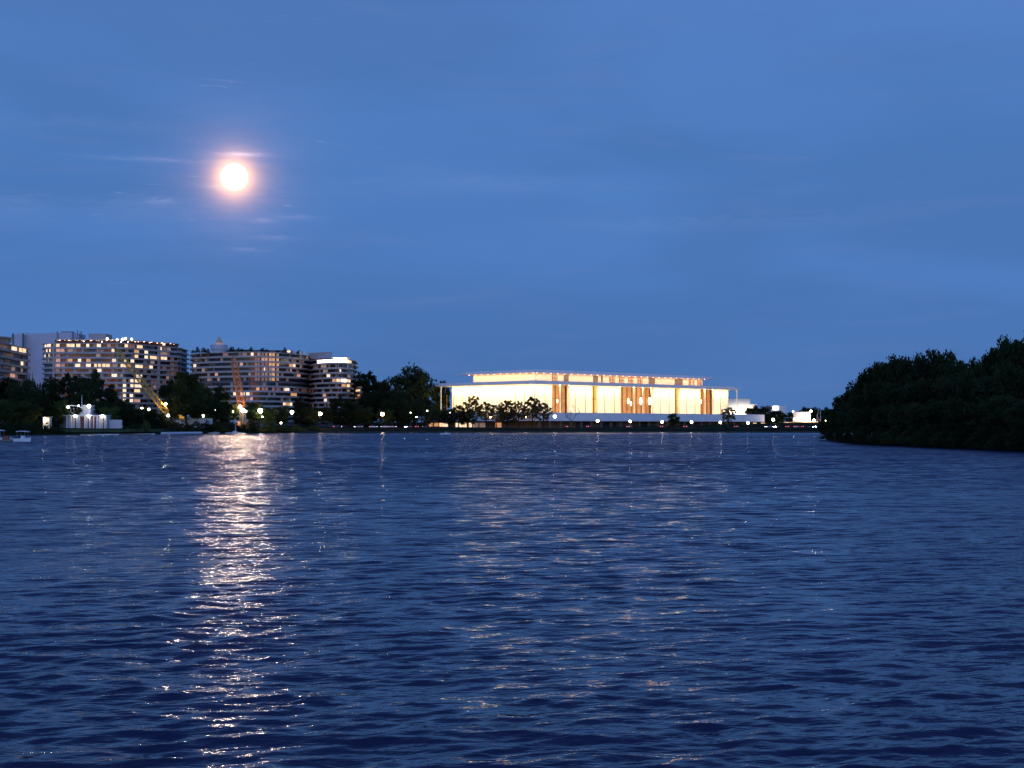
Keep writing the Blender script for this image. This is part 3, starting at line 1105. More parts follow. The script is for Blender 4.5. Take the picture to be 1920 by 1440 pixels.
def apartment(name, label, fc, ztop, zbase, fh, clips, windows, seed, skip=(), wallm='concrete_dark', probs=(0.52, 0.19, 0.09, 0.20)):
    c = fc.at((fc.px[0] + fc.px[-1]) / 2)[0]
    root = empty(name, (0, 0, 0), 0, label, 'apartment building', 'curved apartment buildings on the left shore')
    rr = random.Random(seed)
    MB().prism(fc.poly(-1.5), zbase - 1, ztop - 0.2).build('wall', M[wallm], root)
    nf = int((ztop - zbase) / fh)
    for i in range(nf + 1):
        z = ztop - i * fh
        lo, hi = None, None
        if i in clips:
            lo, hi = clips[i]
        if i not in skip:
            q = fc.poly(0.0, lo, hi)
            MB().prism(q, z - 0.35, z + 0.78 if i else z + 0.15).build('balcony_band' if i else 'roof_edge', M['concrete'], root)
        if i < nf:
            g = MB()
            L = fc.px[-1] - fc.px[0]
            nb = int(len(fc.p) * 1.5 / 3.4)
            for k in range(nb):
                x0 = fc.px[0] + L * (k + 0.06) / nb
                x1 = fc.px[0] + L * (k + 0.94) / nb
                mi = rr.choices((0, 1, 2, 3), probs)[0]
                panel(fc, x0, x1, z - fh + 0.80, z - 0.45, 1.5, 0.12 if mi == 0 else 0.2, mi, g)
            g.build('window_row', [M['glass'], M['curtain'], M['concrete'], M['win_f']], root)
    for (px, py, w, kind) in windows:
        p, nn = fc.at(px)
        z = wz(py, p[1])
        i = math.floor((ztop - z) / fh)
        zc = ztop - i * fh - 0.40
        m, h = WINK[kind]
        panel(fc, px - w / 2, px + w / 2, zc - h - (0.15 if h < 2 else 0), zc, 1.5, 0.36).build('lit_window', M[m], root)
    return root


def Z1(u, v):     # from the enlargement with origin (0, 600)
    return u / 6.0, 600 + v / 6.0


def wl(ox, lst):
    return [(ox + u / 6.0, 600 + v / 6.0, w / 6.0, k) for u, v, w, k in lst]


# block one, far left, with swept bands
fa = Facade([(-70, 660), (-30, 680), (0, 700), (26, 728), (40, 742), (52, 752)], 7)
w0 = [(29, 659.5, 6, 'w'), (33, 660, 4, 'w'), (42, 661, 5, 'Y'), (49, 662.5, 6, 'Y'), (45, 683, 4, 'w'), (28, 704, 8, 'p'), (29, 695, 6, 'd'), (45, 697, 2, 'd')]
b0 = apartment('apartment_building', 'pale apartment block at far left with swept curved balconies', fa, 44.6, 3.5, 3.45, {}, w0, 4)
MB().prism([(wx(-70, 690), 690), (wx(13, 716), 716), (wx(13, 716) - 1, 723), (wx(-70, 690), 700)], 44.8, 47.6).build('penthouse', M['concrete'], b0)
MB().prism([(wx(-70, 688), 688), (wx(15, 714), 714), (wx(15, 714) - 1, 725), (wx(-70, 688), 702)], 47.6, 48.2).build('penthouse_roof', M['concrete'], b0)
for k in range(9):
    MB().box(wx(-20 + k * 3.6, 706), wx(-18 + k * 3.6, 706), 705.4 + k * 0.9, 705.6 + k * 0.9, 45.2, 47.2).build('penthouse_window', M['glass'], b0)

# blank pale tower behind
tw = empty('blank_tower', (wx(80, 985), 985, 7), 0, 'tall windowless pale lavender tower between two apartment blocks', 'tower')
MB().box(wx(30, 985) - wx(80, 985), wx(107, 985) - wx(80, 985), 0, 30, -3, wz(625, 985) - 7).build('wall', M['plain_tower'], tw)
MB().box(wx(28, 985) - wx(80, 985), wx(48, 985) - wx(80, 985), -6, 0, -3, wz(628, 985) - 7).build('side_wing', M['plain_tower'], tw)
for px in (29, 48):
    MB().box(wx(px, 985) - wx(80, 985) - 0.4, wx(px, 985) - wx(80, 985) + 0.4, -7, -6.01, 40, wz(626, 985) - 7).build('corner_fin', M['concrete_dark'], tw)
for px, top in ((46, 622), (92, 622), (104, 623.5)):
    MB().tube([(wx(px, 985) - wx(80, 985), 4, wz(626, 985) - 8), (wx(px, 985) - wx(80, 985), 4, wz(top, 985) - 7)], 0.18, 6).build('antenna', M['steel'], tw)

# block two, wide with many lit windows
fb = Facade([(78, 905), (84, 893), (100, 889), (150, 890), (228, 892), (262, 905), (300, 925), (330, 938), (339, 945), (343, 956)])
w2 = wl(0, [(510, 295, 70, 'w'), (590, 290, 20, 'w'), (635, 290, 40, 'y'), (760, 297, 40, 'y'), (805, 297, 45, 'y'), (870, 297, 45, 'y'), (975, 295, 30, 'w'), (1100, 297, 45, 'w'), (1215, 297, 40, 'd'),
             (515, 352, 50, 'y'), (500, 410, 50, 'y'), (640, 345, 50, 'p'), (690, 345, 40, 'p'), (500, 465, 40, 'd'), (1265, 357, 35, 'w'), (1095, 412, 50, 'd'), (780, 352, 60, 'd'),
             (640, 462, 50, 'p'), (780, 465, 50, 'o'), (885, 455, 35, 'w'), (985, 462, 45, 'o'), (1275, 465, 40, 'w'), (1410, 465, 25, 'w'), (640, 405, 50, 'r'),
             (865, 525, 55, 'w'), (985, 525, 50, 'w'), (1065, 525, 30, 'y'), (1110, 525, 30, 'y'), (1160, 525, 35, 'y'), (1205, 525, 40, 'y'), (1290, 520, 50, 'd'), (1370, 525, 30, 'y'), (1405, 525, 35, 'y'),
             (640, 518, 50, 'p'), (1105, 590, 50, 'w'), (1280, 642, 60, 'w'), (635, 577, 50, 'r'), (700, 518, 40, 'd'), (600, 525, 40, 'd')])
w2 += wl(200, [(225, 297, 40, 'y'), (300, 295, 60, 'r'), (385, 295, 60, 'y'), (622, 300, 20, 'w'), (655, 300, 24, 'w'), (710, 305, 40, 'd'), (350, 352, 50, 'o'), (460, 345, 35, 'w'), (655, 362, 70, 'd'),
               (350, 408, 35, 'y'), (460, 402, 35, 'w'), (540, 420, 70, 'y'), (640, 425, 30, 'y'), (675, 425, 30, 'w'), (305, 470, 35, 'w'), (265, 525, 40, 'o'), (360, 525, 38, 'w'), (400, 525, 38, 'y'),
               (515, 533, 35, 'w'), (380, 642, 65, 'w'), (300, 703, 35, 'w'), (365, 700, 60, 'y'), (300, 762, 35, 'w'), (350, 760, 35, 'w'), (390, 760, 35, 'w'), (360, 818, 60, 'y'), (205, 762, 36, 'w'),
               (205, 820, 40, 'w'), (205, 877, 36, 'w'), (295, 877, 35, 'w'), (205, 935, 34, 'w'), (297, 935, 35, 'w'), (345, 932, 28, 'p'), (378, 932, 28, 'p'), (205, 703, 34, 'd'), (170, 640, 30, 'd'),
               (300, 585, 30, 'd'), (530, 470, 40, 'd'), (700, 650, 30, 'd'), (560, 770, 24, 'd')])
b2 = apartment('apartment_building', 'broad apartment block with most lit windows, behind the yellow crane', fb, wz(643.5, 890), 4, 3.09, {}, w2, 8)
for px in (99.5, 298):
    panel(fb, px - 1.6, px + 1.6, 10, wz(646, 905), 1.0, 1.15).build('pier', M['concrete'], b2)
zt = wz(643.5, 890)
# roof terrace, penthouse and its lamps
MB().prism([(wx(103, 897), 897), (wx(226, 899), 899), (wx(333, 945), 945), (wx(333, 955), 955), (wx(103, 915), 915)], zt + 0.16, zt + 2.3).build('penthouse', M['redwall'], b2)
MB().prism([(wx(102, 894), 894), (wx(227, 896), 896), (wx(335, 942), 942), (wx(335, 957), 957), (wx(102, 917), 917)], zt + 2.3, zt + 2.8).build('penthouse_roof', M['concrete'], b2)
MB().box(wx(165, 915), wx(197, 915), 915, 930, zt + 2.81, wz(625.5, 915)).build('lift_house', M['concrete'], b2)
MB().box(wx(109, 935), wx(142, 935), 925, 945, zt + 2.81, wz(625, 935)).build('plant_room', M['plain_tower'], b2)
MB().box(wx(142, 940), wx(155, 940), 930, 945, zt + 2.81, wz(627.5, 940)).build('plant_room', M['plain_tower'], b2)
for px, top in ((106, 621), (108, 624), (144, 619.5), (149, 620.5), (152, 621.5)):
    MB().tube([(wx(px, 920), 920, zt), (wx(px, 920), 920, wz(top, 920))], 0.2, 6).build('antenna', M['steel'], b2)
MB().prism([(wx(115, 936), 934), (wx(138, 936), 934), (wx(138, 936), 936), (wx(115, 936), 936)], wz(625, 935) + 0.01, wz(622, 935)).build('railing', M['steel'], b2)
for (px, py, r) in ((156, 640, .5), (200, 635, 1.1), (190, 641, .5), (219, 637, 1.0), (229, 636.5, 1.3), (234, 635, 1.2), (246, 636, 1.1), (226, 641, .5), (239, 641, .5)):
    MB().ball((wx(px, 893), 893, wz(py, 893)), r * 0.72, 10, 7).build('roof_lamp', M['win_b'], b2)
rl = random.Random(9)
for k in range(34):
    px = 107 + k * 6.6 + rl.uniform(-3, 3)
    D = 894 if px < 230 else 894 + (px - 230) * 0.44
    MB().ball((wx(px, D - 1), D - 1, zt + rl.uniform(1.7, 2.2)), rl.uniform(0.13, 0.30), 8, 6, (2.2, 1, 0.8)).build('terrace_lamp', M['spot' if rl.random() < 0.7 else 'win_w'], b2)

# block three, convex, with the spire behind
fcx = Facade([(355, 935), (359, 915), (380, 903), (430, 890), (490, 888), (545, 905), (575, 930), (585, 948), (589, 965)])
w3 = wl(200, [(965, 502, 25, 'w'), (1065, 552, 30, 'd'), (1215, 598, 30, 'p'), (1130, 655, 30, 'd'), (1240, 655, 25, 'd'), (1430, 810, 30, 'w')])
w3 += wl(400, [(430, 384, 30, 'w'), (510, 385, 35, 'd'), (560, 387, 28, 'r'), (603, 387, 28, 'd'), (651, 386, 28, 'o'), (688, 386, 30, 'o'), (736, 387, 25, 'd'), (120, 385, 60, 'r'), (340, 385, 50, 'r'),
               (595, 538, 45, 'w'), (303, 490, 35, 'p'), (400, 600, 22, 'd'), (230, 812, 35, 'w'), (320, 808, 50, 'w'), (380, 812, 38, 'w'), (424, 866, 34, 'p'), (378, 862, 46, 'r'), (420, 812, 40, 'r'),
               (500, 760, 42, 'o'), (565, 760, 34, 'r'), (608, 760, 34, 'r'), (688, 762, 30, 'r'), (736, 762, 26, 'r'), (1077, 455, 20, 'd'), (928, 502, 24, 'w'), (890, 503, 40, 'o'), (1005, 505, 16, 'd'), (890, 558, 16, 'd'),
               (980, 607, 36, 'p'), (840, 812, 60, 'w'), (905, 818, 26, 'o'), (940, 820, 34, 'o'), (815, 930, 24, 'w'), (855, 932, 40, 'o'), (893, 930, 24, 'w'), (810, 760, 16, 'd')])
for v in (440, 492, 547, 600, 657):
    for u, wd in ((478, 26), (510, 24), (560, 30), (603, 30), (651, 32), (688, 30), (736, 27)):
        strong = {440: 'poo', 492: 'roo', 547: 'rdp', 600: 'ddo', 657: 'rdo'}[v]
        k = 'r' if u < 550 else strong[0] if u < 620 else strong[1] if u in (651, 736) else strong[2]
        w3 += wl(400, [(u, v, wd, k)])
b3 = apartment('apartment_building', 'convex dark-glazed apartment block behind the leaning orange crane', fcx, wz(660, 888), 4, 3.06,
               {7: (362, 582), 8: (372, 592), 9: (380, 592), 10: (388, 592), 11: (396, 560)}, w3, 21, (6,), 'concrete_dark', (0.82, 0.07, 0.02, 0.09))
zt3 = wz(660, 888)
MB().prism([(wx(430, 900), 900), (wx(548, 910), 910), (wx(548, 920), 920), (wx(430, 912), 912)], zt3 + 0.16, zt3 + 2.2).build('penthouse', M['concrete_dark'], b3)
for px in (544, 552, 565, 571):
    MB().box(wx(px, 915) - .9, wx(px, 915) + .9, 912, 914, zt3 - .6, zt3 + 1.8).build('chimney', M['offwhite'], b3)
MB().ball((wx(541, 905), 905, zt3 + 1.2), 0.8, 8, 6, (1.5, 1, 1)).build('roof_lamp', M['win_w'], b3)

# pale block between and right
fd = Facade([(560, 985), (585, 925), (596, 912), (620, 902), (636, 899), (650, 905), (660, 918), (666, 932), (668, 945)])
w4 = wl(600, [(230, 428, 160, 'b'), (75, 628, 35, 'w'), (230, 570, 35, 'w'), (140, 698, 36, 'o'), (205, 700, 66, 'Y'), (285, 700, 56, 'B'), (342, 700, 40, 'Y'), (285, 752, 46, 'o'), (340, 752, 30, 'y'),
              (40, 580, 50, 'd'), (20, 518, 60, 'd'), (345, 640, 30, 'd'), (30, 862, 30, 'p'), (42, 905, 26, 'w'), (95, 938, 24, 'd')])
for u, wd, k in ((-42, 20, 'B'), (-22, 20, 'B'), (10, 40, 'B'), (60, 55, 'B'), (115, 45, 'B'), (165, 60, 'B'), (215, 30, 'b'), (250, 34, 'b'), (290, 34, 'b'), (325, 26, 'b'), (355, 34, 'Y')):
    w4 += wl(600, [(u, 462, wd, k)])
w4 = w4[1:]
b4 = apartment('apartment_building', 'rounded apartment block with a blazing white top floor', fd, wz(672.5, 900), 4, 3.06, {9: (560, 668), 10: (560, 662), 11: (560, 640)}, w4, 31, (), 'concrete_dark', (0.78, 0.09, 0.03, 0.10))
zt4 = wz(672.5, 900)
MB().prism([(wx(625, 906), 906), (wx(650, 912), 912), (wx(650, 925), 925), (wx(625, 920), 920)], zt4 + 0.16, zt4 + 1.1).build('rooftop_sign_band', M['win_b'], b4)
MB().prism([(wx(622, 905), 905), (wx(655, 913), 913), (wx(655, 927), 927), (wx(622, 922), 922)], zt4 + 1.1, zt4 + 1.6).build('rooftop_canopy', M['concrete'], b4)
q = [(580, 935), (621, 925)]
MB().hexa([(wx(583, 940), 938, zt4 + 1.5), (wx(617, 925), 925, zt4 + 1.5), (wx(617, 945), 945, zt4 + 1.5), (wx(583, 955), 955, zt4 + 1.5)],
          [(wx(578, 937), 935, zt4 + 5.4), (wx(622, 922), 922, zt4 + 5.4), (wx(622, 947), 947, zt4 + 5.4), (wx(578, 958), 958, zt4 + 5.4)]).build('penthouse', M['plain_tower'], b4)
MB().hexa([(wx(588, 940), 940, zt4 - 0.2), (wx(624, 926), 926, zt4 - 0.2), (wx(624, 944), 944, zt4 - 0.2), (wx(588, 953), 953, zt4 - 0.2)],
          [(wx(588, 940), 940, zt4 + 1.5), (wx(624, 926), 926, zt4 + 1.5), (wx(624, 944), 944, zt4 + 1.5), (wx(588, 953), 953, zt4 + 1.5)]).build('plant_room', M['concrete_dark'], b4)
# its lower wing on the right
fe = Facade([(655, 940), (668, 925), (676, 918), (681, 922), (684, 932)], 16)
zt5 = wz(727, 922)
MB().prism(fe.poly(-1.2), 3, zt5 - .1).build('wing_wall', M['concrete_dark'], b4)
for k in range(5):
    MB().prism(fe.poly(0.0), zt5 - k * 3.06 - 0.4, zt5 - k * 3.06 + 0.7).build('balcony_band', M['concrete'], b4)
for px, py, w, k in ((667.5, 733.5, 8, 'y'), (676, 733.5, 6, 'y'), (671, 743, 16, 'o'), (660, 743.5, 9, 'w')):
    panel(fe, px - w / 2, px + w / 2, wz(py, 922) - 1.1, wz(py, 922) + 1.1, 1.2, 0.4).build('lit_window', M[WINK[k][0]], b4)

# spire and drum behind block three
sp = empty('spire_tower', (wx(410, 1020), 1020, 6), 0, 'small pointed sandy spire on a pale drum behind the convex block', 'tower')
zz = lambda py: wz(py, 1020) - 6
MB().tube([(0, 0, 0), (0, 0, zz(656))], 5.2, 16).build('shaft', M['plain_tower'], sp)
MB().tube([(0, 0, zz(656)), (0, 0, zz(647))], [6.0, 6.0], 20).build('drum', M['plain_tower'], sp)
MB().tube([(0, 0, zz(647) + 0.01), (0, 0, zz(642.5))], [3.0, 3.0], 12).build('glow_collar', M['win_d'], sp)  # glowing ring added in place of floodlight on the spire
MB().tube([(0, 0, zz(643.5)), (0, 0, zz(630))], [2.9, 0.08], 8).build('spire', M['copper'], sp)

# planting on the roof of block three
roofsh = [(362, 888), (370, 885), (381, 884), (389, 884), (427, 884), (434, 884), (447, 884), (453, 884), (462, 884), (470, 884), (492, 886), (500, 887), (520, 890), (533, 894), (560, 915), (568, 918)]
for i, (px, D) in enumerate(roofsh):
    D += 14
    o = dup(PROTO[('darkshrub', 0)][0], (wx(px, D), D, zt3 + 0.12), i * 1.3, (0.42 + 0.12 * (i % 3), 0.4, 0.42 + 0.14 * ((i * 7) % 4)), f'{ORD[i]} from the left of the roof garden shrubs on the convex apartment block', 'roof garden shrubs')


# ------------------------------------------------------------------ floodlit performance hall
HX, HY = 15.0, 900.0
hall = empty('concert_hall', (HX, HY, 0), R(45), 'long white marble concert hall, floodlit, with two flat overhanging roofs', 'concert hall')
S2 = math.sqrt(2)


def along(px, y=0.0):
    """distance along the river front at which the picture column px is met, for a plane y metres in"""
    ox, oy = HX - y / S2, HY + y / S2
    r = (px - 960) / F
    return (oy * r - ox) / (1 - r) * S2


def across(px, x=0.0):
    ox, oy = HX + x / S2, HY + x / S2
    r = (px - 960) / F
    return (ox - r * oy) / (1 + r) * S2


Z0, Z1_, Z2, Z3_, Z4 = 12.1, 30.3, 32.5, 38.2, 40.2
LX, LY = 212.0, 92.0
MB().box(0, LX, 0, LY, Z1_, Z2).build('main_roof', M['fascia'], hall)
MB().box(-2.0, LX + 10, 4, LY + 9, Z1_ + 0.2, Z1_ + 1.0).build('roof_plate', M['fascia'], hall)
MB().box(14, 199, 14, 80, Z3_, Z4).build('upper_roof', M['fascia'], hall)
MB().box(12.5, 208, 18, 88, Z3_ + 0.15, Z3_ + 0.75).build('upper_roof_plate', M['fascia'], hall)
MB().box(18, 194, 18.5, 76, Z2 + 0.01, Z3_ - 0.01).build('upper_wall', M['marble'], hall)
# upper windows and brown panels on the river front
for a, b in ((1035, 1045), (1143, 1153), (1161, 1170), (1178, 1187), (1195.5, 1204.5), (1291.5, 1296), (1299, 1301.5), (1308, 1316.5)):
    x0, x1 = along(a, 18.5), along(b, 18.5)
    w = MB()
    w.box(x0, x1, 18.2, 18.495, Z2 + 0.5, Z3_ - 0.8)
    fr = w.build('upper_window', M['bronze'], hall)
    g = MB()
    for k in range(2):
        xa = x0 + (x1 - x0) * (0.08 + 0.5 * k)
        for zc in (Z2 + 0.9, Z2 + 3.0):
            g.box(xa, xa + (x1 - x0) * 0.36, 18.1, 18.19, zc, zc + 1.7)
    g.build('pane', M['win_d'], fr)
for a, b in ((1057, 1066), (1112, 1121), (1127, 1130), (1216, 1228), (1265, 1280)):
    MB().box(along(a, 18.5), along(b, 18.5), 18.3, 18.495, Z2 + 0.3, Z3_ - 0.6).build('upper_panel', M['curtain'], hall)
# soffit lamps of the upper roof
for k in range(28):
    x = 17 + k * 6.5
    MB().ball((x, 15.6, Z3_ - 0.22), 0.42, 8, 6, (1, 1, 0.5)).build('soffit_lamp', M['spot'], hall)
for k in range(11):
    y = 17.5 + k * 6.0
    MB().ball((15.6, y, Z3_ - 0.22), 0.42, 8, 6, (1, 1, 0.5)).build('soffit_lamp', M['spot'], hall)

# marble walls with the glazed recesses between them
YW = 7.0
segs = [(7.0, along(1035, YW)), (along(1067, YW), along(1110, YW)), (along(1121.5, YW), along(1163, YW)), (along(1225.5, YW), along(1265, YW)), (along(1275, YW), along(1313, YW)), (along(1339, YW), 209.5)]
for x0, x1 in segs:
    MB().box(x0, x1, YW, YW + 2.0, Z0 + 0.01, Z1_ - 0.01).build('marble_wall', M['marble'], hall)
MB().box(7.0, 9.0, YW + 2.01, 85, Z0 + 0.01, Z1_ - 0.01).build('marble_wall', M['marble'], hall)
MB().box(207.5, 209.5, YW + 2.01, 85, Z0 + 0.01, Z1_ - 0.01).build('marble_wall', M['marble'], hall)
MB().box(9.0, 207.5, 83, 85, Z0 + 0.01, Z1_ - 0.01).build('marble_wall', M['marble'], hall)
rec = [(1035, 1067, 'foyer'), (1110, 1121.5, 'foyer_gold'), (1163, 1225.5, 'foyer'), (1265, 1275, 'foyer_gold'), (1313, 1339, 'foyer')]
for a, b, m in rec:
    x0, x1 = along(a, YW), along(b, YW)
    y = YW + (5.0 if m == 'foyer' else 3.0)
    gl = MB().box(x0 - 4, x1 + 1.5, y, y + 0.3, Z0 + 0.02, Z1_ - 0.02).build('foyer_glazing', M[m], hall)
    n = max(1, int((x1 - x0) / 5.5))
    for k in range(n + 1):
        xm = x0 + (x1 - x0) * (k + 0.5) / (n + 1)
        MB().box(xm - 0.25, xm + 0.25, y - 0.9, y - 0.01, Z0 + 0.02, Z1_ - 0.02).build('bronze_mullion', M['bronze'], hall)
    MB().box(x0 - 4, x1 + 1.5, y - 0.5, y - 0.02, Z0 + 9.5, Z0 + 10.0).build('transom', M['bronze'], gl)
for px, py, s in ((1178, 752, 1.5), (1201.5, 752, 2.0), (1218, 752, 2.1), (1121, 750, 1.2), (1314, 753, 1.2), (1272, 752, 1.0), (1183, 757, 1.2), (1068, 747, 1.0), (1045, 752, 1.0)):
    x = along(px, YW + 2.6)
    d = HY + (x + YW + 2.6) / S2
    MB().ball((x, YW + 2.6, wz(py, d)), 0.55 * s, 10, 8, (0.8, 0.8, 2.3)).build('chandelier', M['chandelier'], hall)

# slender roof columns and wall joints
def column_mb(x, y):
    c = MB()
    c.tube([(x, y, Z0), (x, y, Z0 + 2), (x, y, Z0 + 13), (x, y, Z1_ - 2.2), (x, y, Z1_ - 0.02)], [0.42, 0.30, 0.30, 0.42, 0.85], 8)
    return c


for px in (1382.0,):
    column_mb(along(1382, 1.5), 1.5).build('column', M['marble'], hall)
column_mb(1.5, LY - 2).build('column', M['marble'], hall)
for px in (1050.5, 1068.5, 1163, 1189, 1205.5, 1221, 1322, 1337):
    column_mb(along(px, 3.0), 3.0).build('column', M['marble'], hall)
for px in (1022, 1078.7, 1097.5, 1133.7, 1151.7, 1237.8, 1254.5, 1287.5, 1303, 1350.8):
    x = along(px, YW)
    MB().box(x - 0.24, x + 0.24, YW - 0.12, YW - 0.002, Z0 + 0.02, Z0 + 13.5).build('wall_joint', M['bronze'], hall)
for px in (984, 967, 1002.6, 868, 850, 838):
    y = across(px, 7.0)
    MB().box(6.88, 6.998, y - 0.24, y + 0.24, Z0 + 0.02, Z0 + (16.5 if px > 1000 else 12.5)).build('wall_joint', M['bronze'], hall)

# river terrace over the parkway
MB().box(-10, 222, -10, LY + 14, 10.9, Z0).build('terrace', M['marble'], hall)
par = MB()
par.box(-10.6, 229.7, -10.6, -10.0, 7.1, 12.35)
par.box(-10.6, -10.0, -9.99, LY + 14, 7.1, 12.35)
par.build('parapet', M['fascia'], hall)
MB().box(222.01, 229.7, -9.99, 40, 7.1, 12.05).build('terrace_end', M['fascia'], hall)
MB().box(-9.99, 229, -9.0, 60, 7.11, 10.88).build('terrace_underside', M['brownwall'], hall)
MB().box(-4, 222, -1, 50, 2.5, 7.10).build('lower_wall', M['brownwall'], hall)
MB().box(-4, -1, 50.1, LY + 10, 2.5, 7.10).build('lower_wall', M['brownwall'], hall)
for k in range(24):
    x = -6 + k * 9.6
    MB().box(x, x + 1.2, -8.6, -7.4, 2.5, 7.09).build('pier', M['brownwall'], hall)
for a, b in ((1080, 1108), (1126, 1155), (1196, 1216), (1276, 1306), (1310, 1318)):
    MB().box(along(a, -1), along(b, -1), -1.3, -1.01, 3.0, 6.6).build('garage_door', M['steel'], hall)
for a, b, m in ((1404, 1408, 'win_d'), (1412.5, 1418, 'win_y'), (1427, 1434, 'win_y')):
    MB().box(along(a, -1) - .5, along(b, -1) - .5, -1.5, -1.02, 2.7, 6.4).build('lit_doorway', M[m], hall)
for px, m, w in ((808, 'win_o', 3.2), (817, 'win_o', 5.5), (828, 'win_y', 3.5), (836, 'win_w', 4), (861, 'win_w', 6), (871, 'win_y', 4), (884, 'win_w', 4), (893, 'win_d', 4), (905, 'win_d', 5), (935, 'win_o', 5)):
    y = across(px, -4)
    MB().box(-4.4, -4.01, y - w / 2, y + w / 2, 3.1, 6.0).build('lit_doorway', M[m], hall)


def area(name, parent, loc, rot, sx, sy, watts, col):
    d = bpy.data.lights.new(name, 'AREA')
    d.shape = 'RECTANGLE'
    d.size, d.size_y = sx, sy
    d.energy = watts
    d.color = col
    d.spread = R(150)
    o = bpy.data.objects.new(name, d)
    COL.objects.link(o)
    o.parent = parent
    o.location = loc
    o.rotation_euler = rot
    return o


WARM = (1.0, 0.76, 0.32)
# lamps recessed in the roof soffits wash the marble from above, and a low row lights it from the terrace
area('soffit_wash', hall, (107, 2.6, Z1_ - 0.15), (R(28), 0, 0), 204, 0.6, 36000, WARM)
area('soffit_wash', hall, (2.6, 47, Z1_ - 0.15), (R(28), 0, R(-90)), 84, 0.6, 17000, WARM)
area('terrace_wash', hall, (107, -3.0, Z0 + 0.4), (R(118), 0, 0), 200, 0.5, 7000, (1.0, 0.72, 0.28))
area('terrace_wash', hall, (-3.0, 47, Z0 + 0.4), (R(118), 0, R(-90)), 80, 0.5, 3200, (1.0, 0.72, 0.28))
area('upper_wash', hall, (106, 15.6, Z3_ - 0.4), (R(20), 0, 0), 178, 0.4, 7800, (1.0, 0.57, 0.20))
area('upper_wash', hall, (15.6, 47, Z3_ - 0.4), (R(20), 0, R(-90)), 60, 0.4, 3100, (1.0, 0.57, 0.20))

# ------------------------------------------------------------------ buildings right of the hall
an = empty('stepped_annex', (wx(1366, 1125), 1125, 3), 0, 'stepped cream annex glowing at the right end of the hall', 'building')
q = lambda px: wx(px, 1125) - wx(1366, 1125)
MB().box(q(1352), q(1406.5), 0, 20, -1, wz(748, 1125) - 3).build('wall', M['marble'], an)
MB().box(q(1406.55), q(1419), 0, 20, -1, wz(757.5, 1125) - 3).build('wing', M['marble'], an)
MB().box(q(1352) - .5, q(1407), -0.6, 20.5, wz(748, 1125) - 2.99, wz(747.2, 1125) - 3).build('roof', M['fascia'], an)
for px in (1397, 1401):
    MB().box(q(px), q(px) + 0.4, -0.9, -0.61, 8, 12).build('railing', M['steel'], an)
area('annex_wash', an, (q(1390), -7, 9), (R(80), 0, 0), 18, 2, 9000, (1.0, 0.86, 0.60))

pv = empty('flared_pavilion', (wx(1458, 1190), 1190, 3), 0, 'white flared pavilion with one bright lit square window', 'pavilion')
q = lambda px: wx(px, 1190) - wx(1458, 1190)
zt = wz(761, 1190) - 3
MB().hexa([(q(1440), 0, -1), (q(1470), 0, -1), (q(1470), 16, -1), (q(1440), 16, -1)], [(q(1432), -1, zt), (q(1474.5), -1, zt), (q(1474.5), 18, zt), (q(1432), 18, zt)]).build('wall', M['marble'], pv)
MB().box(q(1449), q(1458.5), -1.5, -0.6, wz(768.5, 1190) - 3, wz(761.3, 1190) - 3).build('lit_window', M['win_b'], pv)
MB().box(q(1463), q(1472), -1.3, -0.3, wz(779, 1190) - 3, wz(777, 1190) - 3).build('glowing_ledge', M['win_y'], pv)  # the ledge glows by itself in place of light falling on it
area('pavilion_wash', pv, (q(1468), -9, 3), (R(105), 0, 0), 8, 1, 1500, (1.0, 0.74, 0.55))

pw = empty('curved_pavilion', (wx(1503, 1180), 1180, 3), 0, 'low pavilion with lavender wall and bright curved white end', 'pavilion')
q = lambda px: wx(px, 1180) - wx(1503, 1180)
z1, z0 = wz(772.5, 1180) - 3, wz(790, 1180) - 3
MB().box(q(1486.5), q(1506), 0, 14, z0, z1).build('wall', M['plain_tower'], pw)
cv = MB()
pts = []
for k in range(13):
    a = math.pi * (1.0 + k / 12)
    pts.append((q(1513) + math.cos(a) * (q(1520.5) - q(1513)), 1.0 + math.sin(a) * 3.0))
cv.prism(pts + [(q(1520.5), 12), (q(1505.5), 12)], z0 + 0.02, z1 - 0.02).build('curved_wall', M['marble'], pw)
MB().box(q(1484), q(1532), -3.4, -2.2, z0 - 1.2, z0 - 0.05).build('glowing_ledge', M['win_y'], pw)  # emission stands in for light thrown along this ledge
MB().box(q(1494), q(1512), -3, 10, -1, z0 - 1.22).build('lower_wall', M['redwall'], pw)
MB().box(q(1512.1), q(1540), -2, 10, -1, z0 - 1.22).build('lower_wall', M['brownwall'], pw)
area('pavilion_wash', pw, (q(1513), -8, z0 + 1), (R(100), 0, 0), 8, 1, 3200, (1.0, 0.88, 0.62))

rp = empty('entrance_ramp', (wx(1478, 1100), 1100, 2.9), 0, 'golden glowing entrance canopy and steps between terrace and pavilions', 'canopy')
q = lambda px: wx(px, 1100) - wx(1478, 1100)
zz = lambda py: wz(py, 1100) - 2.9
MB().box(q(1463), q(1494), 0, 5, zz(798.5), zz(797)).build('glowing_step', M['win_y'], rp)  # step made to glow, instead of being lit from outside
MB().box(q(1470), q(1484), 1, 5, zz(794.5), zz(791.5)).build('canopy', M['win_y'], rp)  # canopy glows too; its lit look is put in as emission
MB().box(q(1461), q(1494), 1.5, 5, zz(796.9), zz(794.6)).build('back_wall', M['brownwall'], rp)
for px in (1464, 1472, 1480, 1488):
    MB().box(q(px), q(px) + 0.5, 0.5, 0.9, -0.4, zz(791.5)).build('post', M['brownwall'], rp)
area('canopy_wash', rp, (q(1478), -4, 3.5), (R(90), 0, 0), 14, 0.6, 1200, (1.0, 0.62, 0.25))


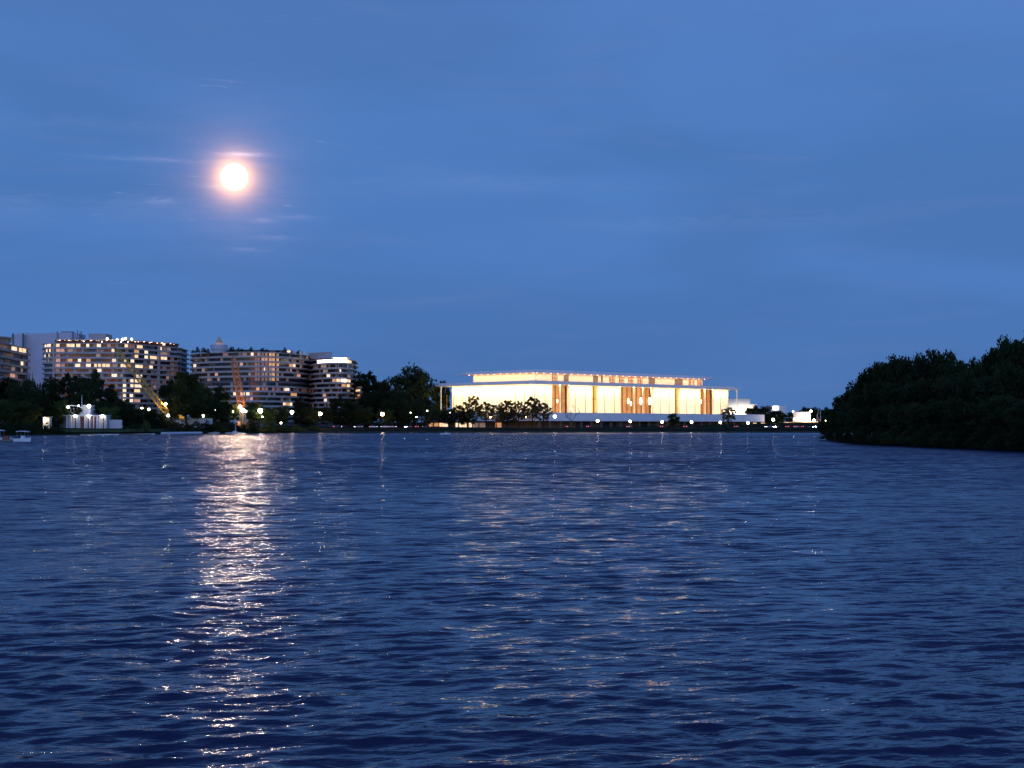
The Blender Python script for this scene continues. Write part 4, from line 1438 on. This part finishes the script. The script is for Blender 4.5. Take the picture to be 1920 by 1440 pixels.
# ------------------------------------------------------------------ cranes
def lattice(a, b, w0, w1, n, m, root, name='boom', chord=0.19, brace=0.09):
    a, b = Vector(a), Vector(b)
    d = (b - a).normalized()
    u = d.cross(Vector((0, 1, 0)))
    u.normalize()
    v = d.cross(u).normalized()
    mb = MB()
    cs = []
    for k in range(n + 1):
        t = k / n
        w = w0 + (w1 - w0) * t
        w *= min(1.0, 0.25 + t * n * 0.4, 0.25 + (1 - t) * n * 0.4)
        p = a.lerp(b, t)
        cs.append([p + (u * sx + v * sy) * w / 2 for sx, sy in ((-1, -1), (1, -1), (1, 1), (-1, 1))])
    for c in range(4):
        mb.tube([q[c] for q in cs], chord, 4)
    for k in range(n):
        for c in range(4):
            e = (c + 1) % 4
            if k % 2:
                mb.tube([cs[k][c], cs[k + 1][e]], brace, 3, caps=False)
            else:
                mb.tube([cs[k][e], cs[k + 1][c]], brace, 3, caps=False)
            mb.tube([cs[k][c], cs[k][e]], brace, 3, caps=False)
    return mb.build(name, m, root)


def crane(px0, py0, px1, py1, D, D2, m, label, w0, w1, n):
    base = 2.8
    X0 = wx(px0, D)
    root = empty('lattice_crane', (X0, D, base), 0, label, 'crane', 'lattice cranes on the left shore')
    foot = (0, 0, wz(py0, D) - base)
    tip = (wx(px1, D2) - X0, D2 - D, wz(py1, D2) - base)
    lattice(foot, tip, w0, w1, n, M[m], root)
    hz = foot[2]
    MB().box(-2.6, 3.4, -1.5, 1.5, 1.3, 3.4).build('upper_body', M['steel'], root)
    MB().box(-0.9, 0.9, -0.9, 0.9, 3.41, max(hz - 0.2, 3.6)).build('gantry', M['steel'], root)
    cb = MB().hexa([(-2.4, -3.0, 1.5), (-0.6, -3.0, 1.5), (-0.6, -1.52, 1.5), (-2.4, -1.52, 1.5)], [(-2.2, -2.9, 3.6), (-0.7, -2.9, 3.6), (-0.7, -1.52, 3.6), (-2.2, -1.52, 3.6)]).build('cab', M[m], root)
    MB().box(-2.0, -0.9, -3.06, -3.02, 2.3, 3.3).build('cab_window', M['win_d'], cb)
    for s in (-1, 1):
        t = MB()
        t.hexa([(-3.2, s * 1.9 - .45, -0.1), (3.2, s * 1.9 - .45, -0.1), (3.2, s * 1.9 + .45, -0.1), (-3.2, s * 1.9 + .45, -0.1)],
               [(-3.6, s * 1.9 - .45, 1.0), (3.6, s * 1.9 - .45, 1.0), (3.6, s * 1.9 + .45, 1.0), (-3.6, s * 1.9 + .45, 1.0)])
        t.build('crawler_track', M['steel'], root)
    MB().box(3.41, 5.0, -1.6, 1.6, 1.4, 3.0).build('counterweight', M['steel'], root)
    t = Vector(tip)
    MB().tube([t, (t.x, t.y, t.z - 9)], 0.05, 4).build('hoist_rope', M['steel'], root)
    MB().tube([Vector((3.0, 0, hz + 1.5)), t], 0.06, 4).build('pendant_rope', M['steel'], root)
    return root


c1 = crane(316, 778, 214, 652, 716, 740, 'yellow', 'yellow lattice crane boom slanting down to the right before the broad block', 2.5, 2.1, 30)
c2 = crane(455, 769, 437, 668, 790, 800, 'rust', 'orange lattice crane boom standing nearly upright before the convex block', 3.6, 3.0, 18)


def point(name, loc, watts, col, r=0.25):
    d = bpy.data.lights.new(name, 'POINT')
    d.energy = watts
    d.color = col
    d.shadow_soft_size = r
    o = bpy.data.objects.new(name, d)
    COL.objects.link(o)
    o.location = loc
    return o


def worklight(px, py, D, r, label, m='flood', base=2.8, watts=0, col=(1, .8, .5), dy=-3):
    z = wz(py, D)
    root = empty('work_light', (wx(px, D), D, base), 0, label, 'work light', 'work lights round the cranes')
    MB().tube([(0, 0, -0.2), (0, 0, z - base)], 0.07, 6).build('stand', M['galv'], root)
    MB().ball((0, 0, z - base), r, 10, 7).build('lamp', M[m], root)
    if watts:
        p = point('work_lamp', (0, dy, z - base), watts, col)
        p.parent = root


worklight(311, 757, 722, 0.55, 'work light beside the middle of the yellow boom', 'globe_w', 2.8, 2000, (1.0, 0.72, 0.35))
worklight(315.5, 779, 708, 0.6, 'work light at the foot of the yellow boom', 'globe_w', 2.8, 700, (1.0, 0.75, 0.4))
worklight(450, 763, 784, 0.9, 'upper warm work light at the foot of the orange boom', 'globe_y', 2.8, 12000, (1.0, 0.55, 0.22), -8)
worklight(455.5, 769.5, 783, 1.05, 'white work light at the foot of the orange boom', 'globe_w')
worklight(461, 771, 784, 0.5, 'small white work light just right of the orange boom foot', 'globe_w')

# yellow excavator and its low wall near the crowns
ex = empty('excavator', (wx(342, 748), 748, 2.7), 0, 'small yellow excavator on a low wall under the great crowns', 'excavator')
zz = lambda py: wz(py, 748) - 2.7
MB().box(-2.6, 2.6, -1.3, 1.3, zz(787), zz(784.5)).build('track_frame', M['steel'], ex)
MB().box(-2.2, 2.4, -1.2, 1.2, zz(784.4), zz(780.5)).build('body', M['yellow'], ex)
cbx = MB().hexa([(-1.6, -1.2, zz(780.4)), (0.2, -1.2, zz(780.4)), (0.2, 0.6, zz(780.4)), (-1.6, 0.6, zz(780.4))], [(-1.5, -1.1, zz(776.5)), (0.1, -1.1, zz(776.5)), (0.1, 0.5, zz(776.5)), (-1.5, 0.5, zz(776.5))]).build('cab', M['yellow'], ex)
MB().box(-1.4, 0.0, -1.26, -1.21, zz(779.8), zz(777.2)).build('cab_window', M['win_d'], cbx)
MB().tube([(-2.0, 0, zz(781)), (-4.6, 0, zz(775)), (-6.2, 0, zz(783))], [0.28, 0.25, 0.18], 6).build('arm', M['yellow'], ex)
pl = point('work_lamp', (0, -5, zz(778)), 500, (1, .8, .45))
pl.parent = ex
lw = MB()
for a, b in ((324, 346), (346.2, 372), (372.2, 398)):
    lw.box(wx(a, 742), wx(b, 742), 742, 742.8, 2.4, wz(787, 742) if a < 346 else wz(784.5, 742))
tag(lw.build('retaining_wall', M['offwhite']), 'low pale retaining wall below the great crowns', 'wall')

# ------------------------------------------------------------------ boathouse
BD = 655.0
bh = empty('boathouse', (wx(160, BD), BD, 2.45), 0, 'white two-storey boathouse with bright floodlights at the water', 'boathouse')
q = lambda px: wx(px, BD) - wx(160, BD)
zz = lambda py: wz(py, BD) - 2.45
MB().box(q(118), q(199), 1.0, 12, -0.3, zz(780)).build('lower_wall', M['offwhite'], bh)
MB().box(q(117), q(200), -1.2, 12.4, zz(779.9), zz(778.2)).build('lower_roof', M['white'], bh)
for a, b, m in ((118.5, 126, 'concrete_dark'), (151, 156, 'brick'), (156.4, 158.6, 'brick'), (164, 168, 'brick'), (171, 176, 'redwall'), (177, 181, 'brick'), (140, 144.5, 'redwall'), (192.5, 196.5, 'redwall')):
    MB().box(q(a), q(b), 0.7, 0.98, -0.2, zz(781.5)).build('boat_door', M[m], bh)
for px in (126.5, 135, 145.5, 149.5, 160, 169.5, 176.5, 183, 188.5, 198):
    MB().box(q(px) - 0.22, q(px) + 0.22, -0.9, -0.4, -0.3, zz(780)).build('pillar', M['white'], bh)
MB().box(q(121), q(152), 2.0, 10, zz(778.1), zz(772.5)).build('upper_wall', M['offwhite'], bh)
MB().box(q(123), q(150), 2.4, 9.6, zz(772.4), zz(765.2)).build('upper_glazing', M['glass'], bh)
for px in (124, 130, 136, 142, 148):
    MB().box(q(px) - .1, q(px) + .1, 2.1, 2.38, zz(772.4), zz(765.2)).build('upper_post', M['offwhite'], bh)
rf = MB()
n = 12
for k in range(n):
    t0, t1 = k / n, (k + 1) / n
    xa, xb = q(117) + (q(153) - q(117)) * t0, q(117) + (q(153) - q(117)) * t1
    za, zb = zz(762.5) + 1.0 * math.sin(math.pi * t0), zz(762.5) + 1.0 * math.sin(math.pi * t1)
    rf.hexa([(xa, 0.2, za - .3 - .35), (xb, 0.2, zb - .3 - .35), (xb, 11.5, zb - .3 - .35), (xa, 11.5, za - .3 - .35)], [(xa, 0.2, za - .3), (xb, 0.2, zb - .3), (xb, 11.5, zb - .3), (xa, 11.5, za - .3)])
rf.build('arched_roof', M['white'], bh)
MB().box(q(152.5), q(168), 1.6, 9, zz(778.1), zz(760.5)).build('stair_tower', M['offwhite'], bh)
MB().box(q(152), q(169), 1.2, 9.4, zz(760.45), zz(759.3)).build('tower_roof', M['white'], bh)
MB().tube([(q(151.7), 1.4, zz(778)), (q(151.7), 1.4, zz(741))], [0.16, 0.09], 6).build('flagpole', M['white'], bh)
MB().box(q(109), q(117.9), 3, 10, -0.3, zz(783)).build('side_wing', M['concrete_dark'], bh)
for i, (px, py, r) in enumerate(((130, 763.5, 0.95), (149.5, 761, 0.6), (169, 761.5, 1.3), (143, 780, 1.0), (168.5, 780.5, 1.1), (194.5, 780.5, 1.15))):
    fx = MB().ball((q(px), -1.9, zz(py)), r * 0.62, 10, 8, (1, 0.6, 1)).build('floodlight', M['flood_small'], bh)
MB().box(q(200.1), q(224), 4, 5, -0.3, zz(787)).build('yard_wall', M['plain_tower'], bh)
MB().box(q(106), q(226), -6, 0.6, -0.4, 0.10).build('apron', M['concrete'], bh)
kz = empty('kiosk', (wx(87, 630), 630, 2.0), 0, 'tiny brightly lit kiosk with cream walls left of the boathouse', 'kiosk')
q = lambda px: wx(px, 630) - wx(87, 630)
zz = lambda py: wz(py, 630) - 2.0
MB().box(q(81), q(93), 0, 3, -0.3, zz(782)).build('wall', M['marble'], kz)
MB().box(q(80), q(95), -0.8, 3.5, zz(781.9), zz(780.8)).build('roof', M['steel'], kz)
MB().box(q(82), q(86), -0.25, -0.01, zz(791), zz(782.5)).build('lit_window', M['win_b'], kz)
MB().box(q(88), q(92.5), -0.25, -0.01, zz(789), zz(783)).build('lit_window', M['win_w'], kz)
MB().box(q(87.5), q(92), -0.25, -0.01, zz(795.5), zz(790.5)).build('door', M['win_o'], kz)
pl = point('kiosk_lamp', (0, -4, 2.5), 500, (1, .85, .6))
pl.parent = kz


# ------------------------------------------------------------------ boats and docks
def hull(L, W, H, m_hull, root, name='hull', flare=0.75):
    mb = MB()
    st = [(-L / 2, 0.80), (-L / 4, 1.0), (0, 1.0), (L / 4, 0.85), (L * 0.42, 0.4), (L / 2, 0.03)]
    n = len(st)
    for x, w in st:
        rise = 0.25 * H * max(0, x / (L / 2)) ** 2
        mb.v += [(x * 0.94, -W / 2 * w * flare, 0), (x * 0.94, W / 2 * w * flare, 0), (x, W / 2 * w, H + rise), (x, -W / 2 * w, H + rise)]
    for k in range(n - 1):
        a = 4 * k
        for i in range(4):
            j = (i + 1) % 4
            mb.f.append((a + i, a + 4 + i, a + 4 + j, a + j))
            mb.m.append(0)
    mb.f.append((0, 1, 2, 3))
    mb.f.append(tuple(4 * (n - 1) + i for i in (3, 2, 1, 0)))
    mb.m += [0, 0]
    return mb.build(name, m_hull, root)


def canopy_boat(px, D, rz, L, label, s=1.0):
    root = empty('motor_boat', (wx(px, D), D, -0.15), rz, label, 'boat', 'motor boats at the left dock')
    hull(L, 2.0, 1.0 * s, M['white'], root)
    MB().box(-L * .36, L * .1, -0.8, 0.8, 0.95 * s, 1.02 * s).build('deck', M['offwhite'], root)
    MB().hexa([(-.2, -.55, 1.03 * s), (.7, -.55, 1.03 * s), (.7, .55, 1.03 * s), (-.2, .55, 1.03 * s)], [(-.1, -.5, 1.75 * s), (.3, -.5, 1.75 * s), (.3, .5, 1.75 * s), (-.1, .5, 1.75 * s)]).build('console', M['white'], root)
    for x in (-1.0, 1.0):
        for y in (-0.75, 0.75):
            MB().tube([(x, y, 1.0 * s), (x, y, 2.7 * s)], 0.035, 5).build('canopy_post', M['galv'], root)
    cn = MB()
    for k in range(8):
        t0, t1 = k / 8, (k + 1) / 8
        xa, xb = -1.25 + 2.6 * t0, -1.25 + 2.6 * t1
        za, zb = 2.7 * s + .16 * math.sin(math.pi * t0), 2.7 * s + .16 * math.sin(math.pi * t1)
        cn.hexa([(xa, -.95, za), (xb, -.95, zb), (xb, .95, zb), (xa, .95, za)], [(xa, -.95, za + .14), (xb, -.95, zb + .14), (xb, .95, zb + .14), (xa, .95, za + .14)])
    cn.build('canopy', M['white'], root)
    MB().box(-L * .36, -L * .12, -0.6, 0.6, 1.03 * s, 1.5 * s).build('seat', M['navy'], root)
    MB().box(-L * .5 - .35, -L * .5 + .02, -.2, .2, .3, 1.3 * s).build('outboard_motor', M['steel'], root)
    return root


canopy_boat(43, 352, R(-14), 4.6, 'white motor boat with a white canopy moored at the dock end', 0.92)
canopy_boat(-2, 366, R(168), 4.4, 'white canopied boat cut by the left edge behind the dock', 1.0)
dk = empty('floating_dock', (wx(-10, 354), 354, 0), 0, 'grey timber floating dock at the left edge of the water', 'dock')
dd = MB()
dd.box(-12, 5.2, -1.2, 1.4, 0.10, 0.42)
dd.build('deck', M['wood'], dk)
MB().box(-12, 5.1, -1.1, 1.3, -0.35, 0.09).build('float', M['steel'], dk)
for x in (-9, -4.5, 0.3, 4.6):
    MB().tube([(x, -1.32, -1.2), (x, -1.32, 1.2)], 0.11, 7).build('pile', M['wood'], dk)
for i, (px, w, h, m, lab) in enumerate(((11.5, 1.6, 1.0, 'brick', 'small red storage box on the dock'), (22, 0.5, 0.75, 'offwhite', 'pale mooring post box standing on the dock'))):
    o = empty('dock_box', (wx(px, 354.6), 354.6, 0.425), 0, lab, 'box')
    MB().box(-w / 2, w / 2, -.35, .35, 0, h * .8).build('body', M[m], o)
    MB().box(-w / 2 - .04, w / 2 + .04, -.4, .4, h * .8 + .002, h * .9).build('lid', M[m], o)

# row of small boats under white covers, moored side by side
cov = None
for i in range(17):
    px = 307 + i * 4.35
    D = shoreD(px) - 5
    loc = (wx(px, D), D, -0.1)
    if cov is None:
        cov = empty('covered_boat', loc, R(80), '', 'boat')
        hull(4.2, 1.3, 0.55, M['white'], cov)
        mb = MB()
        mb.hexa([(-2.0, -.62, .56), (1.7, -.5, .58), (1.7, .5, .58), (-2.0, .62, .56)], [(-1.8, -.12, 1.15), (1.2, -.1, 1.15), (1.2, .1, 1.15), (-1.8, .12, 1.15)])
        mb.build('cover', M['white'], cov)
        o = cov
        KID[cov.name] = [(c, kids(c)) for c in kids(cov)]
    else:
        o = dup(cov, loc, R(80 + (i * 37 % 9) - 4))
    o['label'] = f'{ORD[i]} from the left of the small white-covered boats moored side by side'
    o['group'] = 'covered boats moored side by side'

dk2 = empty('launching_dock', (wx(215, 626), 626, 0), R(6), 'low narrow launching dock below the boathouse lawn', 'dock')
MB().box(-16, 16, -1.2, 1.2, 0.12, 0.4).build('deck', M['wood'], dk2)
MB().box(-15.8, 15.8, -1.1, 1.1, -0.4, 0.11).build('float', M['steel'], dk2)
for i, (px, D, rz, m) in enumerate(((163, 614, 8, 'car_a'), (178, 616, 4, 'offwhite'), (196, 618, -5, 'white'), (212, 620, 3, 'white'), (262, 648, 10, 'offwhite'), (280, 660, 6, 'white'))):
    o = empty('rowing_boat', (wx(px, D), D, -0.05), R(rz), f'{ORD[i]} from the left of the slim rowing boats moored below the boathouse', 'boat', 'rowing boats below the boathouse')
    hull(5.2, 0.9, 0.45, M[m], o)
    MB().box(-1.2, -1.0, -.4, .4, .3, .5).build('thwart', M['wood'], o)
    MB().box(0.4, 0.6, -.4, .4, .3, .5).build('thwart', M['wood'], o)

# barge with a signal mast
bg = empty('work_barge', (wx(441, 746), 746, -0.2), R(2), 'flat pale work barge with a grey mast below the orange crane', 'barge')
MB().box(-4.6, 4.6, -1.6, 1.6, 0, 0.75).build('hull', M['offwhite'], bg)
MB().tube([(0.2, 0, .75), (0.2, 0, 5.6)], [0.35, 0.3], 8).build('mast', M['galv'], bg)
MB().box(-1.0, 1.5, -.5, .5, 5.2, 5.45).build('platform', M['steel'], bg)
MB().ball((0.2, 0, 6.4), 0.95, 10, 8, (1, .8, 1.1)).build('radome', M['offwhite'], bg)
MB().box(-1.2, 1.2, -.7, .7, .76, 1.5).build('winch_box', M['offwhite'], bg)
b9 = empty('motor_boat', (wx(402, 734), 734, -0.15), R(5), 'small pale open boat at the bank left of the work barge', 'boat')
hull(5.5, 1.8, 0.7, M['offwhite'], b9)
MB().hexa([(0, -.5, .7), (1.2, -.5, .7), (1.2, .5, .7), (0, .5, .7)], [(.1, -.45, 1.3), (.7, -.45, 1.3), (.7, .45, 1.3), (.1, .45, 1.3)]).build('windscreen', M['galv'], b9)

# small speeding launch in mid river with its wake
lb = empty('speed_boat', (wx(835, 660), 660, -0.05), R(8), 'tiny white speed boat far out before the hall', 'boat')
hull(5.0, 1.9, 0.7, M['white'], lb)
MB().hexa([(-.2, -.6, .7), (1.2, -.6, .7), (1.2, .6, .7), (-.2, .6, .7)], [(-.1, -.5, 1.25), (.5, -.5, 1.25), (.5, .5, 1.25), (-.1, .5, 1.25)]).build('windscreen', M['galv'], lb)
MB().box(-2.75, -2.45, -.2, .2, .1, 1.0).build('outboard_motor', M['steel'], lb)

# short posts of the lit boom masts at the far right
mk = empty('boom_mast', (wx(1534, 1150), 1150, 3), 0, 'pale forked mast with slanting booms near the island tip', 'mast')
q = lambda px: wx(px, 1150) - wx(1534, 1150)
zz = lambda py: wz(py, 1150) - 3
MB().tube([(q(1531), 0, 0), (q(1531), 0, zz(787)), (q(1535.5), 0, zz(764))], [0.3, 0.25, 0.15], 6).build('boom', M['concrete'], mk)
MB().tube([(q(1538), 0, 0), (q(1538), 0, zz(769))], [0.3, 0.15], 6).build('mast', M['concrete'], mk)
MB().tube([(q(1530), 0, zz(787)), (q(1538.5), 0, zz(787.5))], 0.25, 6).build('yard', M['concrete'], mk)
MB().tube([(q(1531), 0, zz(778)), (q(1535), 0, zz(784))], 0.15, 6).build('stay', M['concrete'], mk)
pl = point('mast_lamp', (q(1534), -6, 4), 1500, (1, .7, .4))
pl.parent = mk


# ------------------------------------------------------------------ one person walking on the lawn
def make_person(px, D, z, label):
    V = [(0, 0, .95), (0, 0, 1.15), (0, 0, 1.40), (0, 0, 1.50), (0, 0, 1.60), (0, -.01, 1.70),
         (.18, 0, 1.40), (.25, .04, 1.14), (.22, -.06, .90), (.21, -.09, .80),
         (-.18, 0, 1.40), (-.25, -.04, 1.14), (-.24, .06, .90), (-.23, .09, .80),
         (.09, 0, .88), (.12, -.12, .48), (.12, .02, .08), (.12, -.12, .03),
         (-.09, 0, .88), (-.11, .10, .48), (-.11, .26, .10), (-.11, .14, .03)]
    E = [(0, 1), (1, 2), (2, 3), (3, 4), (4, 5), (2, 6), (6, 7), (7, 8), (8, 9), (2, 10), (10, 11), (11, 12), (12, 13), (0, 14), (14, 15), (15, 16), (16, 17), (0, 18), (18, 19), (19, 20), (20, 21)]
    Rr = [.13, .125, .13, .055, .095, .075, .06, .045, .035, .03, .06, .045, .035, .03, .085, .06, .04, .035, .085, .06, .04, .035]
    me = bpy.data.meshes.new('person')
    me.from_pydata(V, E, [])
    for m in ('shirt', 'trousers', 'skin'):
        me.materials.append(M[m])
    o = bpy.data.objects.new('person', me)
    COL.objects.link(o)
    md = o.modifiers.new('skin', 'SKIN')
    for i, sv in enumerate(me.skin_vertices[0].data if me.skin_vertices else []):
        sv.radius = (Rr[i], Rr[i])
    o.modifiers.new('sub', 'SUBSURF').levels = 1
    o.location = (wx(px, D), D, z)
    o.rotation_euler = (0, 0, R(70))
    bpy.context.view_layer.update()
    dg = bpy.context.evaluated_depsgraph_get()
    m2 = bpy.data.meshes.new_from_object(o.evaluated_get(dg))
    o.modifiers.clear()
    o.data = m2
    if not m2.materials:
        for m in ('shirt', 'trousers', 'skin'):
            m2.materials.append(M[m])
    for p in m2.polygons:
        zc = p.center.z
        p.material_index = 2 if zc > 1.5 or (zc < 0.88 and abs(p.center.x) > .19) else (0 if zc > .92 else 1)
        p.use_smooth = True
    return tag(o, label, 'person')


make_person(230, 650, 2.46, 'person in a white shirt walking across the boathouse lawn')

# prototypes that found no place are not left lying about
for k, (root, H, W) in PROTO.items():
    if root.name not in USED:
        for c in kids(root):
            bpy.data.objects.remove(c)
        bpy.data.objects.remove(root)
